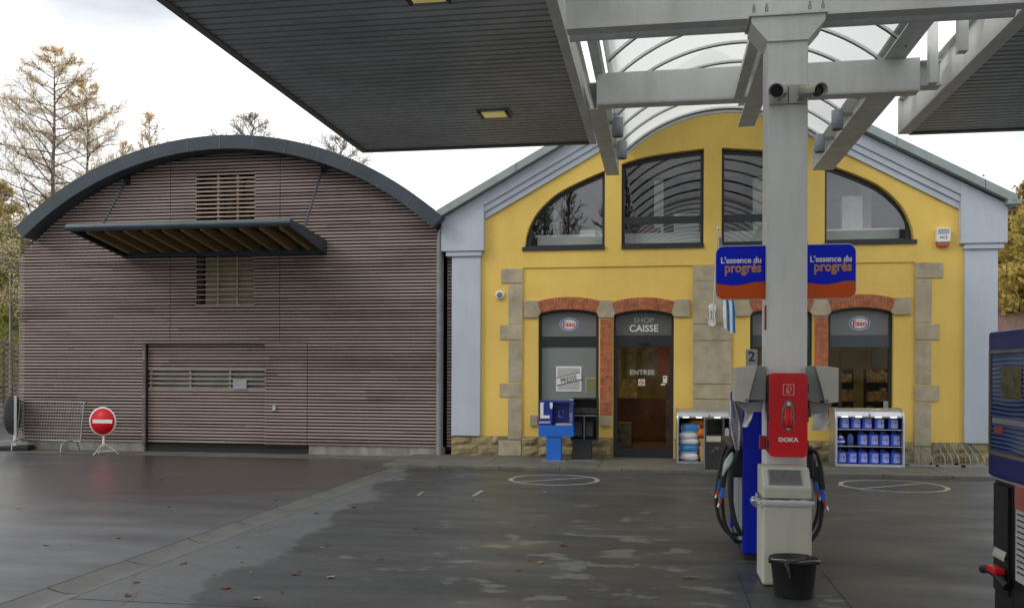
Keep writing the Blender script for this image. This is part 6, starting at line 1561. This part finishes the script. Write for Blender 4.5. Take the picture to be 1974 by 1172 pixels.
# no entry sign
sp = onY(198, 872, 15.75)
ne = thing('no_entry_sign', 'round red no entry sign with a white bar on a small white tripod', 'road sign', (sp.x, sp.y, 0), 0)
OFF[ne] = Vector((0, 0, 0)); 
cz = onY(198, 812, sp.y).z; rr = .275
MB().lathe((0, 0, cz), [(.0, -.008), (rr, -.008), (rr, .006), (.0, .006)], 48, 'y', cap=False).build('disc', 'white', ne)
MB().lathe((0, -.0105, cz), [(.0, 0), (rr-.025, 0), (rr-.025, .002), (.0, .002)], 48, 'y', cap=False).build('red_face', 'signred', ne)
MB().bb(-.20, .20, -.015, -.0115, cz-.035, cz+.035).build('white_bar', 'white', ne)
MB().tube([(0, .03, .16), (0, .03, cz+.1)], .022, 10).build('post', 'white', ne)
for a in (0, 120, 240):
    dxx, dyy = math.cos(R(a+20)), math.sin(R(a+20))
    MB().tube([(0, .03, .22), (.12*dxx, .03+.12*dyy, .14), (.27*dxx, .03+.27*dyy, .012)], .011, 8).build('leg', mat('white_worn_%d' % a, (.60, .56, .46), .6, var=.2, scale=20), ne)
MB().tube([(.2*math.cos(R(20)), .03+.2*math.sin(R(20)), .07), (.2*math.cos(R(140)), .03+.2*math.sin(R(140)), .07), (.2*math.cos(R(260)), .03+.2*math.sin(R(260)), .07)], .007, 6, closed=True).build('brace', 'white', ne)
ne.rotation_euler = (0, 0, R(2))
# second sign seen from behind on the far left
sp = onY(29, 856, 16.3)
bs_ = thing('portable_road_sign', 'grey backed round road sign on a white post at the left edge', 'road sign', (sp.x, sp.y, 0))
OFF[bs_] = Vector((0, 0, 0))
MB().tube([(0, 0, .08), (0, 0, 1.10)], .03, 12).build('post', 'white', bs_)
MB().lathe((-.05, 0, .72), [(.0, 0), (.40, 0), (.40, .012), (.0, .012)], 40, 'x', cap=False).build('disc', mat('dark_grey_sign_back', (.10, .11, .115), .5), bs_)
MB().bb(-.25, .32, -.18, .18, .004, .10).build('rubber_foot', 'rubber', bs_, bevel=.02)
MB().tube(catmull([(-.36, -.05, .02), (-.28, -.05, .15), (-.12, -.05, .19), (.0, -.05, .17)], 4), .012, 6).build('stay', 'galv', bs_)
bs_.rotation_euler = (0, 0, R(14))

# slatted fence at the far left, receding behind the hall
fa, fb_ = Vector((-13.4, 24.2, 0)), Vector((-24.5, 26.8, 0))
fa = onZ(44, 795); fb_ = onZ(0, 813)
dirf = (fb_-fa).normalized()
A = fa-dirf*3.0; B = fb_+dirf*8
fe = thing('slatted_fence', 'tall open slatted timber fence beyond the left end of the hall', 'fence', A)
ztop = onY(20, 660, onZ(20, 804).y).z
q = MB(); nr = 15; ln = (B-A).length; ang = math.atan2((B-A).y, (B-A).x)
for k_ in range(nr):
    z = .12+(ztop-.16)*k_/(nr-1); q.box((A+B)/2+Vector((0, 0, z)), (ln, .05, .095), rz=ang)
q.build('slats', 'grating', fe)
k_ = 0; nrm = Vector((-math.sin(ang), math.cos(ang), 0))
if nrm.y < 0: nrm = -nrm
while k_*2.4 < ln:
    MB().box(A+(B-A).normalized()*(k_*2.4)+nrm*.07+Vector((0, 0, ztop/2)), (.05, .05, ztop), rz=ang).build('post', 'grating', fe); k_ += 1
# street lamp behind the fence
b_ = onY(21, 522, 36); lp = thing('street_lamp', 'slim grey street lamp with a short arm behind the fence', 'street lamp', (b_.x, 36, 0))
MB().tube([(b_.x, 36, 0), (b_.x, 36, b_.z), (b_.x+.08, 36, b_.z+.04)], .06, 8).build('pole', 'pipe', lp)
MB().bb(b_.x, b_.x+.62, 35.9, 36.1, b_.z+.0, b_.z+.07).build('lamp_head', 'galv', lp)

# ================================================================== FALLEN LEAVES
lf = MB(); s_ = .05
lf.add([(-s_, 0, .006), (-.2*s_, -.55*s_, .002), (.6*s_, -.5*s_, .010), (s_, 0, .004), (.5*s_, .6*s_, .012), (-.3*s_, .5*s_, .003), (0, 0, .0)], [(0, 1, 6), (1, 2, 6), (2, 3, 6), (3, 4, 6), (4, 5, 6), (5, 0, 6)])
leaf0 = lf.build('fallen_leaf', 'leaf_dead', None, label='brown fallen leaf lying on the damp forecourt', cat='leaf', group='fallen leaves on the forecourt')
lpale = lf.build('fallen_leaf', mat('pale_fallen_leaf', (.30, .24, .13), .8), None, label='pale tan fallen leaf lying on the damp forecourt', cat='leaf', group='pale fallen leaves on the forecourt')
rnd = random.Random(17); used = {0: False, 1: False}
fixed = [(802, 1020), (312, 1085), (247, 1149), (435, 1135), (1088, 1052), (150, 1118), (560, 948), (1228, 1090), (672, 975), (612, 990), (370, 915), (1050, 950), (88, 1050), (1000, 1100), (545, 1143)]
for k_ in range(120):
    if k_ < len(fixed): p = onZ(*fixed[k_])
    else: p = onZ(rnd.uniform(0, 1350), 885+270*rnd.random()**1.7)
    if p.y > 14.4 and p.x > -4.7: continue
    if -4.47 < p.x < -4.05: p.x = -3.9
    v = 0 if rnd.random() < .6 or k_ < 7 else 1; base = (leaf0, lpale)[v]
    zz = .006 if p.x > -4.05 else .002
    if not used[v]: o = base; used[v] = True
    else: o = base.copy(); COL.objects.link(o)
    o.location = (p.x, p.y, zz); o.rotation_euler = (rnd.uniform(-.1, .1), rnd.uniform(-.1, .1), rnd.uniform(0, 6.28)); sc_ = rnd.uniform(.45, 1.0) if k_ < 40 else rnd.uniform(.2, .55); o.scale = (sc_, sc_, sc_)
